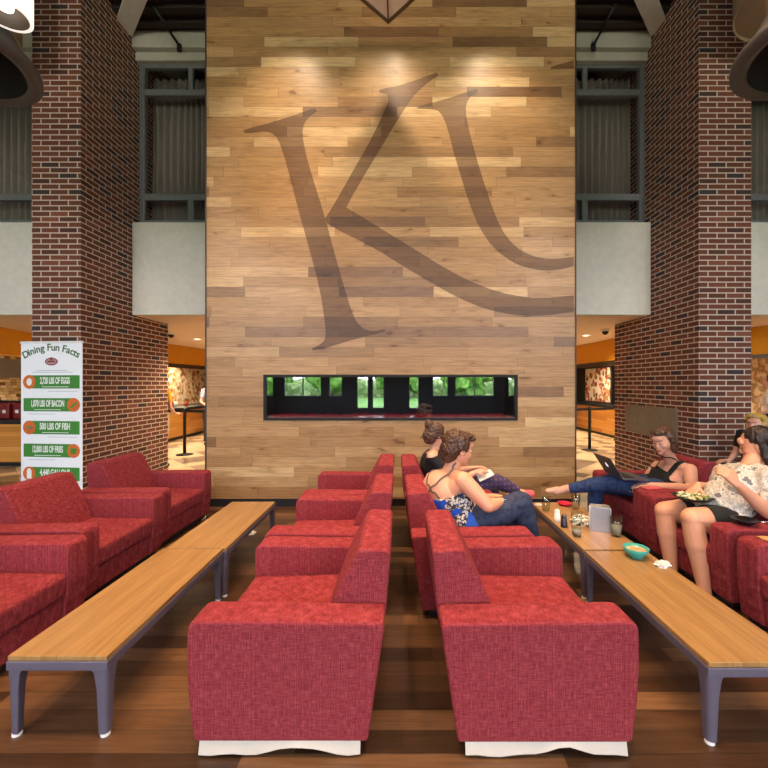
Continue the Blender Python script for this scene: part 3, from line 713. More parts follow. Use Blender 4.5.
for z, side, s in rows:
    sg = -1 if side == 'L' else 1
    bm = bmesh.new(); box(bm, -.36 if side == 'R' else -.26, .26 if side == 'R' else .36, -.0035, -.002, z-.078, z+.078); br = obj('fact_bar', bm, bar_g, t)
    text(s, .105, wink, 'bar_lettering', Matrix.Translation((.045 if side == 'L' else -.05, -.0045, z+.012)) @ base, br, .0006, sx=.44 if len(s) > 15 else .53, wt=.003)
    bm = bmesh.new(); box(bm, -.17-.05*sg, .17-.05*sg, -.0045, -.0038, z-.062, z-.055); obj('bar_line', bm, wink, br)
    bm = bmesh.new(); n = 28; cx = sg*.285; vs = [bm.verts.new((cx+.082*math.cos(2*PI*i/n), -.005, z+.082*math.sin(2*PI*i/n))) for i in range(n)]; bm.faces.new(vs); ic = obj('fact_icon', bm, org, t)
    bm = bmesh.new()
    if 'EGG' in s: sh = [(cx+.034*math.cos(2*PI*i/20), z+.045*math.sin(2*PI*i/20)) for i in range(20)]; mm = wink
    elif 'BACON' in s: sh = [(cx-.05, z-.03), (cx-.02, z-.035), (cx+.05, z+.02), (cx+.045, z+.04), (cx+.0, z+.01)]; mm = bar_g
    elif 'FISH' in s: sh = [(cx-.06, z+.015), (cx-.04, z), (cx-.06, z-.02), (cx-.03, z-.008), (cx+.03, z-.02), (cx+.06, z), (cx+.03, z+.018), (cx-.03, z+.008)]; mm = plain('fish_ink', srgb(120, 120, 90), .5)
    elif 'FRIES' in s: sh = [(cx-.03, z-.035), (cx+.03, z-.035), (cx+.045, z+.035), (cx+.015, z+.025), (cx, z+.04), (cx-.015, z+.025), (cx-.045, z+.035)]; mm = bar_g
    else: sh = [(cx-.03, z-.06), (cx+.03, z-.06), (cx+.03, z+.035), (cx+.012, z+.06), (cx-.012, z+.06), (cx-.03, z+.035)]; mm = wink
    prism(bm, sh, 'y', -.0066, -.0055); obj('icon_shape', bm, mm, ic)
    bm = bmesh.new(); box(bm, -.3 if side == 'R' else -.05, .05 if side == 'R' else .33, -.0028, -.0018, z-.113, z-.108); obj('caption_line', bm, plain('faint_ink', srgb(170, 176, 184), .5), t)
bm = bmesh.new(); box(bm, -.2, .2, -.0028, -.0018, 1.655, 1.661); box(bm, -.25, .27, -.0028, -.0018, 1.635, 1.64); obj('caption_line', bm, plain('faint_ink', (0, 0, 0), .5), t)

# ------------------------------------------------------------ lamps
def light(kind, loc, power, col, parent=None, size=.2, target=None, spot=None, blend=1.0, name='lamp_light'):
    L = bpy.data.lights.new(name, kind); L.energy = power; L.color = col
    if kind == 'AREA': L.shape = 'DISK'; L.size = size
    else: L.shadow_soft_size = size
    if kind == 'SPOT': L.spot_size = spot; L.spot_blend = blend
    o = bpy.data.objects.new(name, L); COL.objects.link(o); o.location = loc
    if target is not None: o.rotation_euler = (V(target)-V(loc)).to_track_quat('-Z', 'Y').to_euler()
    if parent: o.parent = parent; o.matrix_parent_inverse = Matrix.Translation(-V(parent.location))
    return o
FILL_GLOW = 52  # emission of the added fill globes
WARM = (1.0, .64, .36); WARM2 = (1.0, .80, .58)
def bell(x, y, z, r, label, cat='pendant lamp'):
    t = empty('pendant_lamp', (x, y, z)); tag(t, label, cat)
    bm = bmesh.new(); lathe(bm, [(r*.82, .02), (r*.9, 0), (r, .02), (r, .07), (r*.93, .12), (r*.8, .2), (r*.72, .3), (r*.7, .32), (0, .34)], 56)
    obj('lamp_rim', bm, gray_shade, t, smooth=True)
    bm = bmesh.new(); lathe(bm, [(r*.82, .02), (r*.78, .1), (r*.7, .2), (r*.55, .27), (0, .29)], 48); obj('reflector', bm, dark_inner, t, smooth=True)
    bm = bmesh.new(); lathe(bm, [(0, .24), (r*.4, .24), (r*.44, .12), (r*.38, .08), (0, .07)], 40); obj('diffuser', bm, gray_shade, t, smooth=True)
    bm = bmesh.new(); lathe(bm, [(0, .3), (r*.62, .3), (r*.62, .95), (0, .95)], 40); obj('lamp_drum', bm, tan_shade, t, smooth=False)
    bm = bmesh.new(); lathe(bm, [(0, .95), (.02, .95), (.02, 6.66-z), (0, 6.66-z)], 10); obj('stem', bm, black, t)
bell(-3.50, 3.16, 4.0, .57, 'large dark-rimmed pendant lamp at the left photo edge, lower one, unlit')
bell(3.22, 3.05, 4.0, .60, 'large dark-rimmed pendant lamp at the right photo edge, lower one, unlit')
def drum(x, y, z, r, h, label):
    t = empty('pendant_lamp', (x, y, z)); tag(t, label, 'pendant lamp')
    bm = bmesh.new(); lathe(bm, [(0, .02), (r*.97, .02), (r, 0), (r, h), (0, h)], 48); obj('lamp_drum', bm, tan_shade, t)
    bm = bmesh.new(); lathe(bm, [(0, h), (.02, h), (.02, 6.66-z), (0, 6.66-z)], 10); obj('stem', bm, black, t)
drum(4.16, 4.24, 5.5, .56, .9, 'large unlit tan drum lamp high at the top right, above the dark-rimmed one')
drum(-4.75, 4.35, 5.3, .55, .9, 'unlit tan drum lamp at the top left, behind the glowing cylinder')
t = empty('pendant_lamp', (-4.28*.6, 4.44*.6, 1.5+4*.6)); tag(t, 'glowing white cylinder lamp at the top left corner', 'pendant lamp')
r = .142
bm = bmesh.new(); lathe(bm, [(r*.86, .0), (r, 0), (r, .7), (r*.6, .7), (r*.6, .69), (r*.97, .69), (r*.97, .005)], 48); obj('glowing_shade', bm, plain('lit_shade', (.9, .88, .84), .5, emit=(1, .95, .88), es=.9), t, smooth=False)
bm = bmesh.new(); lathe(bm, [(r*.86, .0), (r*.8, .03), (r*.6, .1), (r*.5, .12), (0, .12)], 40); obj('reflector', bm, plain('brown_reflector', srgb(84, 70, 60), .5), t, smooth=True)
bm = bmesh.new(); lathe(bm, [(0, .03), (r*.3, .045), (r*.36, .09), (0, .1)], 30); obj('bulb', bm, plain('lit_bulb', (1, 1, 1), .5, emit=(1, .93, .82), es=6), t, smooth=True)
bm = bmesh.new(); lathe(bm, [(0, .68), (.015, .68), (.015, 6.66-3.9), (0, 6.66-3.9)], 10); obj('stem', bm, black, t)
# diamond ceiling panel
t = empty('hanging_panel', (-.13, 3.9, 5.5)); tag(t, 'pale diamond-shaped hanging panel with brown edge at top centre in front of oak wall', 'ceiling panel')
q = .66
bm = bmesh.new(); prism(bm, [(-q+.05, 0), (0, -q+.05), (q-.05, 0), (0, q-.05)], 'z', .01, .06); obj('panel_face', bm, plain('panel_linen', srgb(238, 234, 234), .7), t)
bm = bmesh.new()
for a, b in (((-q, 0), (0, -q)), ((0, -q), (q, 0)), ((q, 0), (0, q)), ((0, q), (-q, 0))):
    a = V(a); b = V(b); prism(bm, [tuple(a), tuple(b), tuple(b*.925), tuple(a*.925)], 'z', 0, .08)
box(bm, -.008, .008, -q+.06, q-.06, .0, .012); obj('panel_frame', bm, plain('brown_edge', srgb(92, 70, 56), .5), t)
bm = bmesh.new(); [tube(bm, [(a_, b_, .06), (a_, b_, 1.16)], .008) for a_, b_ in ((.45, 0), (-.45, 0), (0, .45), (0, -.45))]; obj('suspension_rod', bm, black, t)

def can(x, y, z, power, tgt, spot, label, col=WARM, size=.09):
    t = empty('spot_lamp', (x, y, z)); tag(t, label, 'spot lamp', 'ceiling spot lamps above the frame')
    bm = bmesh.new(); d = (V(tgt)-V((x, y, z))).normalized(); u, w_ = frame_of(d)
    R = []
    for r_, s_ in ((.1, -.02), (.1, -.24), (.04, -.27)):
        R.append([bm.verts.new(d*s_+u*r_*math.cos(2*PI*k/20)+w_*r_*math.sin(2*PI*k/20)) for k in range(20)])
    for a, b in zip(R, R[1:]):
        for k in range(20): bm.faces.new([a[k], a[(k+1) % 20], b[(k+1) % 20], b[k]])
    bm.faces.new(R[-1]); obj('lamp_can', bm, black, t)
    bm = bmesh.new(); e = d*-.26; tube(bm, [e, (e.x, e.y, 6.66-z)], .012); obj('stem', bm, black, t)
    light('SPOT', (x, y, z), power, col, t, size, tgt, spot)
for x in (-1.35, -.1, 1.15): can(x, 4.0, 6.35, 300, (x, 5.0, 3.0), 1.25, 'ceiling spot lamp aimed at the oak wall', WARM2, .06)
for x, y, p in ((-2.4, 1.6, 620), (-1.3, 3.6, 620), (0.9, 1.2, 620), (.2, 3.3, 380), (1.6, 3.3, 420), (2.6, 2.2, 380), (-.9, 1.2, 500)):
    can(x, y, 6.25, p, (x, y+.25, 0), 1.35, 'ceiling spot lamp aimed at the seating', WARM, .1)
for i, (x, y, l) in enumerate(((-4.0, -1.0, 'left front'), (4.0, -1.0, 'right front'), (0, -3.5, 'middle'), (-5, -6, 'left rear'), (5, -6, 'right rear'))):  # unseen globes added behind the camera as fill for beams, pillars and curtains
    t = empty('fill_globe', (x, y, 5.0)); tag(t, 'added glowing fill globe, unseen behind the viewpoint, ' + l, 'fill globe')
    bm = bmesh.new(); ellipsoid(bm, (0, 0, 0), (.35, .35, .35), None, 20, 12); obj('glow_globe', bm, plain('fill_globe_glow', (1, 1, 1), .5, emit=(1, .93, .86), es=FILL_GLOW), t, smooth=True)
    bm = bmesh.new(); tube(bm, [(0, 0, .33), (0, 0, 1.66)], .015); obj('stem', bm, black, t)
for i, (x, y) in enumerate(((-4.6, 9.3), (-6.2, 11.2), (-6.9, 13.0), (-7.9, 7.6), (3.9, 8.6), (5.3, 11.6), (4.5, 13.4), (6.9, 7.6), (-3.0, 7.8), (0, 9))):
    t = empty('downlight', (x, y, 2.515)); tag(t, 'round recessed downlight in the dining hall soffit', 'downlight', 'recessed downlights in the dining hall soffit')
    bm = bmesh.new(); lathe(bm, [(.07, 0), (.1, 0), (.1, -.008), (.07, -.008)], 24); obj('trim_ring', bm, white_plastic, t)
    bm = bmesh.new(); lathe(bm, [(0, -.002), (.07, -.002)], 24); obj('diffuser', bm, plain('lit_diffuser', (1, 1, 1), .5, emit=(1, .8, .55), es=6), t)
    light('SPOT', (x, y, 2.49), 340, (1, .76, .48), t, .07, (x, y, 0), 2.6, .5)

# ------------------------------------------------------------ people
def blob(prims, voxel, smooth_it=4, inflate=0.0, keep=None, disp=None):
    bm = bmesh.new()
    for p in prims:
        if p[0] == 'c':
            _, a, b, r0, r1 = p[:5]; fl = p[5] if len(p) > 5 else None; fk = p[6] if len(p) > 6 else 1
            capsule(bm, a, b, r0+inflate, r1+inflate, 14, fl, fk)
        else:
            _, c, r, M = p; ellipsoid(bm, c, [q+inflate for q in r], M)
    bmesh.ops.recalc_face_normals(bm, faces=bm.faces)
    me = bpy.data.meshes.new('tmp'); bm.to_mesh(me); bm.free()
    o = bpy.data.objects.new('tmp', me); COL.objects.link(o)
    m = o.modifiers.new('r', 'REMESH'); m.mode = 'VOXEL'; m.voxel_size = voxel
    if smooth_it: s = o.modifiers.new('s', 'SMOOTH'); s.factor = .5; s.iterations = smooth_it
    dg = bpy.context.evaluated_depsgraph_get(); out = bpy.data.meshes.new_from_object(o.evaluated_get(dg))
    bpy.data.objects.remove(o); bpy.data.meshes.remove(me)
    if keep or disp:
        bm = bmesh.new(); bm.from_mesh(out); bm.normal_update()
        if disp:
            for v in bm.verts: v.co += v.normal*disp(v.co)
        if keep: bmesh.ops.delete(bm, geom=[f for f in bm.faces if not keep(f.calc_center_median())], context='FACES')
        if keep:
            bmesh.ops.delete(bm, geom=[v for v in bm.verts if not v.link_faces], context='VERTS')
            for _ in range(10):
                new = {}
                for v in bm.verts:
                    nb = [e.other_vert(v) for e in v.link_edges if e.is_boundary]
                    if len(nb) == 2: new[v] = v.co*.4+(nb[0].co+nb[1].co)*.3
                for v, c_ in new.items(): v.co = c_
        bm.to_mesh(out); bm.free()
    for p in out.polygons: p.use_smooth = True
    return out
def basis(fwd, up):     # columns: right, forward, up
    f = V(fwd).normalized(); u = V(up); u = (u-f*u.dot(f)).normalized(); r = f.cross(u)
    return Matrix((r, f, u)).transposed()
def head_prims(c, M, k=1.0, full=1.0):
    g = lambda x, y, z: c+M@(V((x, y, z))*k)
    e = lambda p, r: ('e', g(*p), tuple(q*k for q in r), M)
    out = [e((0, -.012, .035), (.076, .094, .088)), e((0, .022, -.012), (.066*full, .07, .085)), e((0, .045, -.062), (.045*full, .042, .038)),
           e((0, .078, -.088), (.022, .018, .016)), ('c', g(0, .08, .022), g(0, .099, -.022), .009*k, .0115*k), e((0, .09, -.026), (.015, .011, .008)),
           e((.036, .054, -.02), (.028*full, .03, .028)), e((-.036, .054, -.02), (.028*full, .03, .028)), e((0, .078, .05), (.05, .018, .028)),
           e((0, .088, -.052), (.022, .012, .008)), e((0, .086, -.063), (.02, .012, .008)),
           e((.078, -.005, -.002), (.01, .02, .031)), e((-.078, -.005, -.002), (.01, .02, .031))]
    return out
def hand_prims(w, d, n, side, k=1.0, curl=.5, spread=.1):
    """w wrist, d direction of fingers, n back-of-hand normal, side +1/-1: thumb side"""
    d = V(d).normalized(); n = V(n); n = (n-d*n.dot(d)).normalized(); s = d.cross(n)*side; w = V(w); out = []
    for q in (-.026, -.009, .009, .026): out.append(('c', w+d*.012*k+s*q*.7*k, w+d*.085*k+s*q*1.15*k, .0135*k, .0125*k))
    out.append(('c', w, w+d*.05*k, .021*k, .019*k))
    for q, L in ((.030, .068), (.0105, .076), (-.0105, .07), (-.030, .056)):
        p = w+d*.088*k+s*q*1.1*k; a = 0; dd = (d+s*q*spread*12).normalized(); r = .0092*k
        for j, f_ in enumerate((.45, .32, .26)):
            a += curl*(.75 if j == 0 else .9); v = dd*math.cos(a)-n*math.sin(a); p2 = p+v*L*f_*k
            out.append(('c', p, p2, r, r*.92)); p = p2; r *= .92
    tb = w+d*.03*k+s*.028*k; t1 = tb+(d*.55+s*.75-n*.25).normalized()*.04*k; t2 = t1+(d*.85+s*.3-n*.4*(.5+curl)).normalized()*.032*k
    out += [('c', tb, t1, .0135*k, .011*k), ('c', t1, t2, .011*k, .009*k)]
    return out
SKIN = {}
def skin(name, col):
    m, nt, b = newmat(name); k = N(nt); tc = k.n('ShaderNodeTexCoord'); f = k.noise(tc.outputs['Object'], 9, 3)
    k.l(k.mix(f, [c*.9 for c in col[:3]], [min(1, c*1.08) for c in col[:3]]), b.inputs['Base Color'])
    b.inputs['Roughness'].default_value = .5; b.inputs['Subsurface Weight'].default_value = .12; b.inputs['Subsurface Radius'].default_value = (.02, .008, .004); b.inputs['Subsurface Scale'].default_value = .5
    return m
def hairmat(name, dark, lite):
    m, nt, b = newmat(name); k = N(nt); tc = k.n('ShaderNodeTexCoord'); mp = k.n('ShaderNodeMapping'); k.l(tc.outputs['Object'], mp.inputs[0]); mp.inputs['Scale'].default_value = (60, 60, 14)
    f = k.noise(mp.outputs[0], 1.6, 4, .65); k.l(k.ramp(f, [(.3, dark), (.7, lite)]), b.inputs['Base Color']); b.inputs['Roughness'].default_value = .45
    k.bump(f, .6, .006, b); return m
def person(name_pos, J, look, skin_m, hair_m, label, hair='long', girth=1.0, k=1.0, hands=None, voxel=.006, face=True, foot=True, bust=1.0, eyes_down=False):
    """J: joints pel chest neck head shL shR elL elR wrL wrR hipL hipR knL knR anL anR toL toR; look = (forward, up) of head"""
    t = empty('person', name_pos); tag(t, label, 'person'); J = {a: V(b) for a, b in J.items()}
    up = (J['neck']-J['pel']).normalized(); lat = (J['shL']-J['shR']).normalized(); fw = up.cross(lat)*-1
    # left of a body facing fw : lat = up x fw
    if (up.cross(fw)).dot(lat) < 0: fw = -fw
    B = basis(fw, up); g = girth
    q = lambda a, r, f, u: J[a]+B@V((r, f, u))
    mid = J['pel'].lerp(J['chest'], .5)
    torso = [('e', J['pel'], (.165*g*k, .125*g*k, .115*k), B), ('e', mid+B@V((0, .02*g, 0)), (.145*g*k, .12*g*k, .15*k), B), ('e', J['chest'], (.15*g*k, .112*g*k, .17*k), B)]
    for s_ in ('L', 'R'):
        sx = -1 if s_ == 'L' else 1
        torso += [('c', J['neck']-up*.03, J['sh'+s_], .052*k, .05*k*g**.5), ('e', J['chest']+B@V((sx*.07, .085*g, .0))*k, (.068*k*bust, .055*k*bust, .065*k*bust), B),
                  ('c', J['chest']+B@V((sx*.05, 0, 0)), J['sh'+s_], .085*k, .045*k), ('c', J['pel'], J['hip'+s_], .1*k, .098*k*g)]
    neck = [('c', J['neck']-up*.02, J['head']-look_dir(look)*0+V((0, 0, -.04)), .055*k, .05*k)]
    arms = {}; legs = {}; hnds = []
    for s_ in ('L', 'R'):
        e_, w_ = J['el'+s_], J['wr'+s_]; sh = J['sh'+s_]
        arms[s_+'u'] = [('c', sh, sh.lerp(e_, .55), .052*k*g, .047*k*g), ('c', sh.lerp(e_, .5), e_, .047*k*g, .038*k*g)]
        arms[s_+'l'] = [('c', e_, e_.lerp(w_, .35), .038*k*g, .039*k*g), ('c', e_.lerp(w_, .35), w_, .037*k*g, .024*k)]
        h_, n_, a_ = J['hip'+s_], J['kn'+s_], J['an'+s_]
        legs[s_+'u'] = [('c', h_, h_.lerp(n_, .6), .094*k*g, .08*k*g), ('c', h_.lerp(n_, .5), n_, .082*k*g, .06*k*g)]
        legs[s_+'l'] = [('c', n_, n_.lerp(a_, .35), .056*k*g, .058*k*g), ('c', n_.lerp(a_, .3), a_, .056*k*g, .035*k)]
        to = J['to'+s_]; legs[s_+'f'] = [('c', a_, a_.lerp(to, .5)+V((0, 0, -.02))*k, .036*k, .033*k), ('c', a_.lerp(to, .4), to, .034*k, .024*k)]
        if hands and s_ in hands: d, n, sd, cu = hands[s_]; hnds += hand_prims(w_, d, n, sd, k, cu)
    HM = basis(look[0], look[1]); hd = head_prims(J['head'], HM, k, 1.0+.12*(g > 1.05)) if face else [('e', J['head'], (.08*k, .095*k, .115*k), HM)]
    allp = torso+neck+hd+hnds
    for a in (arms, legs):
        for v in a.values(): allp += v
    loc = V(name_pos)
    def shift(me): me.transform(Matrix.Translation(-loc)); return me
    body = link('body', shift(blob(allp, voxel, 3)), skin_m, t)
    hg = lambda x, y, z: J['head']+HM@(V((x, y, z))*k)
    if face:
        eye_w = plain('eye_white', srgb(225, 220, 215), .3); iris = plain('iris', srgb(50, 36, 28), .3); lip = plain('lips', srgb(176, 92, 84), .5); brow = plain('brow', srgb(70, 48, 34), .8)
        for sx in (-1, 1):
            bm = bmesh.new()
            if eyes_down: tube(bm, [hg(sx*.018, .0855, .010), hg(sx*.026, .0875, .0065), hg(sx*.036, .086, .0065), hg(sx*.044, .081, .010)], .0022*k, 6)
            else: ellipsoid(bm, hg(sx*.031, .0795, .012), (.0125*k, .008*k, .005*k), HM, 12, 8)
            e_ = obj('eye', bm, brow if eyes_down else eye_w, body, smooth=True, loc=-loc)
            bm = bmesh.new(); tube(bm, [hg(sx*.016, .0885, .033), hg(sx*.03, .087, .0385), hg(sx*.048, .078, .034)], [.0025*k, .0026*k, .0015*k], 6); obj('eyebrow', bm, brow, body, smooth=True, loc=-loc)
            if not eyes_down: bm = bmesh.new(); ellipsoid(bm, hg(sx*.031, .0845, .012), (.0055*k, .004*k, .0048*k), HM, 10, 6); ii = obj('iris', bm, iris, body, smooth=True, loc=-loc)
        bm = bmesh.new(); capsule(bm, hg(-.02, .094, -.054), hg(.02, .094, -.054), .005*k, .005*k, 8); capsule(bm, hg(-.014, .096, -.062), hg(.014, .096, -.062), .006*k, .006*k, 8); obj('lips', bm, lip, body, smooth=True, loc=-loc)
    # hair
    e = lambda p, r: ('e', hg(*p), tuple(a*k for a in r), HM)
    hp = [e((0, -.03, .05), (.088, .098, .088)), e((0, -.06, .0), (.08, .07, .09))]
    if hair == 'long':
        hp += [('c', hg(.062, .03, .07), hg(.088, .03, -.08), .026*k, .018*k)]; 
        hp += [('c', hg(.07, -.02, .04), hg(.078, -.02, -.13), .026*k, .02*k), ('c', hg(-.07, -.02, .04), hg(-.078, -.02, -.13), .026*k, .02*k), ('c', hg(.045, -.07, .03), hg(.05, -.07, -.16), .045*k, .03*k), ('c', hg(-.045, -.07, .03), hg(-.05, -.07, -.16), .045*k, .03*k), ('c', hg(0, -.08, .03), hg(0, -.08, -.17), .05*k, .03*k)]
    elif hair == 'short':
        hp += [e((0, .035, .098), (.07, .06, .035)), e((.075, -.01, .04), (.022, .05, .055)), e((-.075, -.01, .04), (.022, .05, .055)), e((0, -.07, -.05), (.062, .045, .05)), e((.02, .07, .1), (.045, .03, .026))]
    elif hair == 'bun':
        hp += [e((0, -.11, .09), (.045, .045, .045)), e((.07, -.01, .03), (.02, .05, .05)), e((-.07, -.01, .03), (.02, .05, .05)), ('c', hg(0, -.1, .08), hg(.0, -.15, -.06), .02*k, .008*k)]
    elif hair == 'bob':
        hp += [('c', hg(.072, -.01, .05), hg(.082, .0, -.085), .03*k, .024*k), ('c', hg(-.072, -.01, .05), hg(-.082, .0, -.085), .03*k, .024*k), e((0, -.075, -.04), (.085, .05, .09)), e((0, .03, .1), (.07, .055, .03))]
    def dsp(c): return .006*k*noise.noise(c*34)+(.007*k*noise.noise(c*75+V((3, 1, 0))) if hair in ('short', 'bun') else .003*noise.noise(V((c.x*90, c.y*90, c.z*12))))
    ff = HM.transposed()
    def keep(c):
        l = ff@(c-J['head'])/k; return not (l.y > .045 and l.z < .062 and abs(l.x) < .062)
    h_ = link('hair', shift(blob(hp, .005, 3, 0, keep, dsp)), hair_m, t)
    return dict(root=t, J=J, B=B, torso=torso, arms=arms, legs=legs, neck=neck, loc=loc, shift=shift, k=k, HM=HM, hg=hg, up=up, body=body, hands=hnds)
def look_dir(l): return V((0, 0, 0))
def cloth(p, name, prims, mat, inflate=.009, keep=None, voxel=.007, label=None, wr=.004, fr=16, sm=4, thick=True):
    me = blob(prims, voxel, sm, inflate, keep, lambda c: wr*noise.noise(V((c.x, c.y, c.z))*fr)+wr*.5*noise.noise(c*fr*2.3))
    o = link(name, p['shift'](me), mat, p['root'])
    if thick: s = o.modifiers.new('t', 'SOLIDIFY'); s.thickness = .003; s.offset = -1
    if label: o['label'] = label
    return o
fair = skin('skin_fair', srgb(214, 160, 136)); fair2 = skin('skin_tan', srgb(206, 150, 122)); warmskin = skin('skin_warm', srgb(222, 160, 128))
h_brown = hairmat('hair_brown', srgb(42, 26, 20), srgb(98, 66, 48)); h_short = hairmat('hair_chestnut', srgb(36, 20, 14), srgb(96, 62, 40)); h_dark = hairmat('hair_dark', srgb(22, 14, 14), srgb(52, 34, 30)); h_blond = hairmat('hair_blond', srgb(150, 116, 66), srgb(212, 182, 120))
denim = patmat('denim', [srgb(30, 44, 78), srgb(38, 54, 92), srgb(48, 66, 106)], 30, 'noise', contrast=False)
denim2 = patmat('dark_denim', [srgb(38, 42, 62), srgb(48, 54, 78), srgb(58, 64, 88)], 30, 'noise', contrast=False)
black_cloth = plain('black_cloth', srgb(18, 17, 20), .85)

# --- person with laptop (armchair R3) faces -x
W1 = person((2.42, 4.1, 0), dict(pel=(2.61, 4.08, .46), chest=P(672, 479, 4.04), neck=P(673, 461, 4.02), head=P(663, 441, 3.98),
    shL=P(690, 470, 3.86), shR=P(657, 467, 4.24), elL=P(692, 489, 3.76), elR=P(644, 483, 4.30), wrL=P(651, 485, 3.80), wrR=P(637, 484, 3.98),
    hipL=(2.56, 3.98, .46), hipR=(2.56, 4.20, .46), knL=(2.02, 3.97, .545), knR=(2.0, 4.17, .46), anL=(1.66, 4.14, .44), anR=(1.95, 4.16, .08), toL=(1.50, 4.17, .41), toR=(1.80, 4.16, .04)),
    (V((-.88, -.42, -.33)), V((-.3, -.1, 1))), fair, h_brown, 'person in black tank top and jeans typing on a laptop in an armchair', 'bob', 1.1, 1.04, eyes_down=True,
    hands={'L': (V((-1, .25, -.05)), V((0, 0, 1)), 1, .35), 'R': (V((-.8, -.7, -.1)), V((0, 0, 1)), -1, .35)})
J = W1['J']
def strap(p, name, pts, mat, w=.016, th=.004):
    """ribbon laid on the body surface through points given in chest space around the neck"""
    me = p['body'].data; loc = p['loc']; bv = BVHTree.FromPolygons([v.co+loc for v in me.vertices], [tuple(f.vertices) for f in me.polygons])
    P_ = [p['J']['neck']+p['B']@V(q) for q in pts]; fine = []
    for a, b in zip(P_, P_[1:]):
        for i in range(6): fine.append(a.lerp(b, i/6))
    fine.append(P_[-1]); hit = []
    for q in fine:
        co_, no, _, _ = bv.find_nearest(q); hit.append((co_+no*.006, no))
    bm = bmesh.new(); prev = None
    for i, (c, no) in enumerate(hit):
        d = (hit[min(i+1, len(hit)-1)][0]-hit[max(i-1, 0)][0]).normalized(); sd = d.cross(no).normalized()*w
        ring = [bm.verts.new(c-sd-loc), bm.verts.new(c+sd-loc)]
        if prev: bm.faces.new([prev[0], prev[1], ring[1], ring[0]])
        prev = ring
    o = obj(name, bm, mat, p['root'], smooth=True); so = o.modifiers.new('t', 'SOLIDIFY'); so.thickness = th; so.offset = 0
    return o
def tank(p, zc, drop, mat, name='tank_top', front=.1, lab=None, slope=0):
    BT = p['B'].transposed(); n = p['J']['neck']
    def kp(c):
        x, y, z = BT@(c-n)
        return z < (-.10-.05*min(1, max(0, (abs(x)-.1)/.05)) if y > 0 else -.12)
    o = cloth(p, name, p['torso'], mat, .012, kp, label=lab)
    for sx in (-1, 1):
        strap(p, 'strap', [(sx*.10, .16, -.14), (sx*.10, .14, -.06), (sx*.10, .05, .04), (sx*.095, -.06, .03), (sx*.09, -.14, -.06), (sx*.085, -.16, -.15)], mat, .022)
    return o
tank(W1, 0, .05, black_cloth, lab='black tank top')
cloth(W1, 'jeans', [('e', J['pel'], (.165*1.2, .135*1.15, .1), W1['B'])]+W1['legs']['Lu']+W1['legs']['Ru']+W1['legs']['Ll']+W1['legs']['Rl']+[('c', J['pel'], J['hipL'], .1, .1), ('c', J['pel'], J['hipR'], .1, .1)], denim, .008,
      lambda c: (c-J['anL']).length > .07 and (c-J['anR']).length > .07 and c.z < .66)
strap(W1, 'choker', [(.1*math.cos(2*PI*i/12), .1*math.sin(2*PI*i/12)+.01, .05-.012*math.sin(2*PI*i/12)) for i in range(13)], black_cloth, .006, .003)
for a in ('L', 'R'):
    if a == 'R':
        bm = bmesh.new(); capsule(bm, J['anR']+V((0.02, 0, -.035)), J['toR']+V((-.02, 0, -.005)), .042, .034, 12, V((0, 0, 1)), .8)
        obj('shoe', bm, plain('dark_shoe', srgb(40, 30, 40), .6), W1['root'], smooth=True, loc=-W1['loc'])
# laptop
la, lb = V((2.045, 3.76, .635)), V((2.045, 4.08, .635))
t = empty('laptop', (2.17, 3.93, .62)); tag(t, 'open silver-grey laptop with white logo on the lap of person in jeans', 'laptop')
alu = plain('laptop_shell', srgb(112, 112, 120), .35, .7)
bm = bmesh.new(); box(bm, -.12, .115, -.165, .165, -.008, .008); o = obj('keyboard_base', bm, alu, t, bev=.003); o.rotation_euler = (0, math.radians(2), 0)
bm = bmesh.new(); box(bm, -.09, .01, -.14, .14, .008, .0095); o2 = obj('keys', bm, black, o)
bm = bmesh.new(); box(bm, -.004, .004, -.165, .165, 0, .225); sc = obj('screen_lid', bm, alu, t, bev=.003); sc.location = (-.12, 0, .01); sc.rotation_euler = (0, math.radians(-33), 0)
bm = bmesh.new(); box(bm, .004, .005, -.155, .155, .01, .215); obj('display', bm, plain('screen', srgb(30, 34, 44), .2, emit=srgb(120, 140, 170), es=.4), sc)
bm = bmesh.new(); ellipsoid(bm, (-.0045, 0, .115), (.001, .02, .021), None, 14, 10); ellipsoid(bm, (-.0045, -.003, .143), (.001, .004, .008), Matrix.Rotation(.5, 3, 'X'), 8, 6); obj('logo', bm, plain('logo_white', (.9, .9, .95), .4, emit=(1, 1, 1), es=.8), sc)
bm = bmesh.new(); box(bm, -.08, .08, -.04, .04, 0, .012); o = obj('phone', bm, plain('pink_case', srgb(206, 90, 96), .4), bev=.006, loc=P(652, 486, 3.74)+V((0, 0, 0))); o.location.z = .546; o.rotation_euler.z = .1; tag(o, 'phone in pinkish red case on the chair arm beside the laptop user', 'phone')

# --- person eating (armchair R2) faces -x, head turned
W2 = person((2.42, 3.15, 0), dict(pel=(2.46, 3.17, .49), chest=P(744, 488, 3.10), neck=P(750, 466, 3.12), head=P(757, 446, 3.16),
    shL=P(771, 478, 2.92), shR=P(723, 474, 3.36), elL=P(768, 512, 2.88), elR=P(716, 490, 3.42), wrL=P(738, 485, 2.84), wrR=P(698, 485, 3.22),
    hipL=(2.44, 3.04, .47), hipR=(2.46, 3.29, .47), knL=P(692, 518, 2.98), knR=P(665, 511, 3.28), anL=P(706, 598, 2.90), anR=P(672, 575, 3.22), toL=(2.0, 2.87, .05), toR=(1.98, 3.2, .05)),
    (V((-.78, .6, -.32)), V((-.2, .15, 1))), warmskin, h_dark, 'person in silver-grey printed shirt eating from a black tray in an armchair', 'long', 1.14, 1.1, eyes_down=True,
    hands={'L': (V((-.45, .1, .55)), V((.3, -.9, .2)), 1, .6), 'R': (V((-.75, -.25, -.6)), V((-.6, -.1, .8)), -1, .75)})
J2 = W2['J']
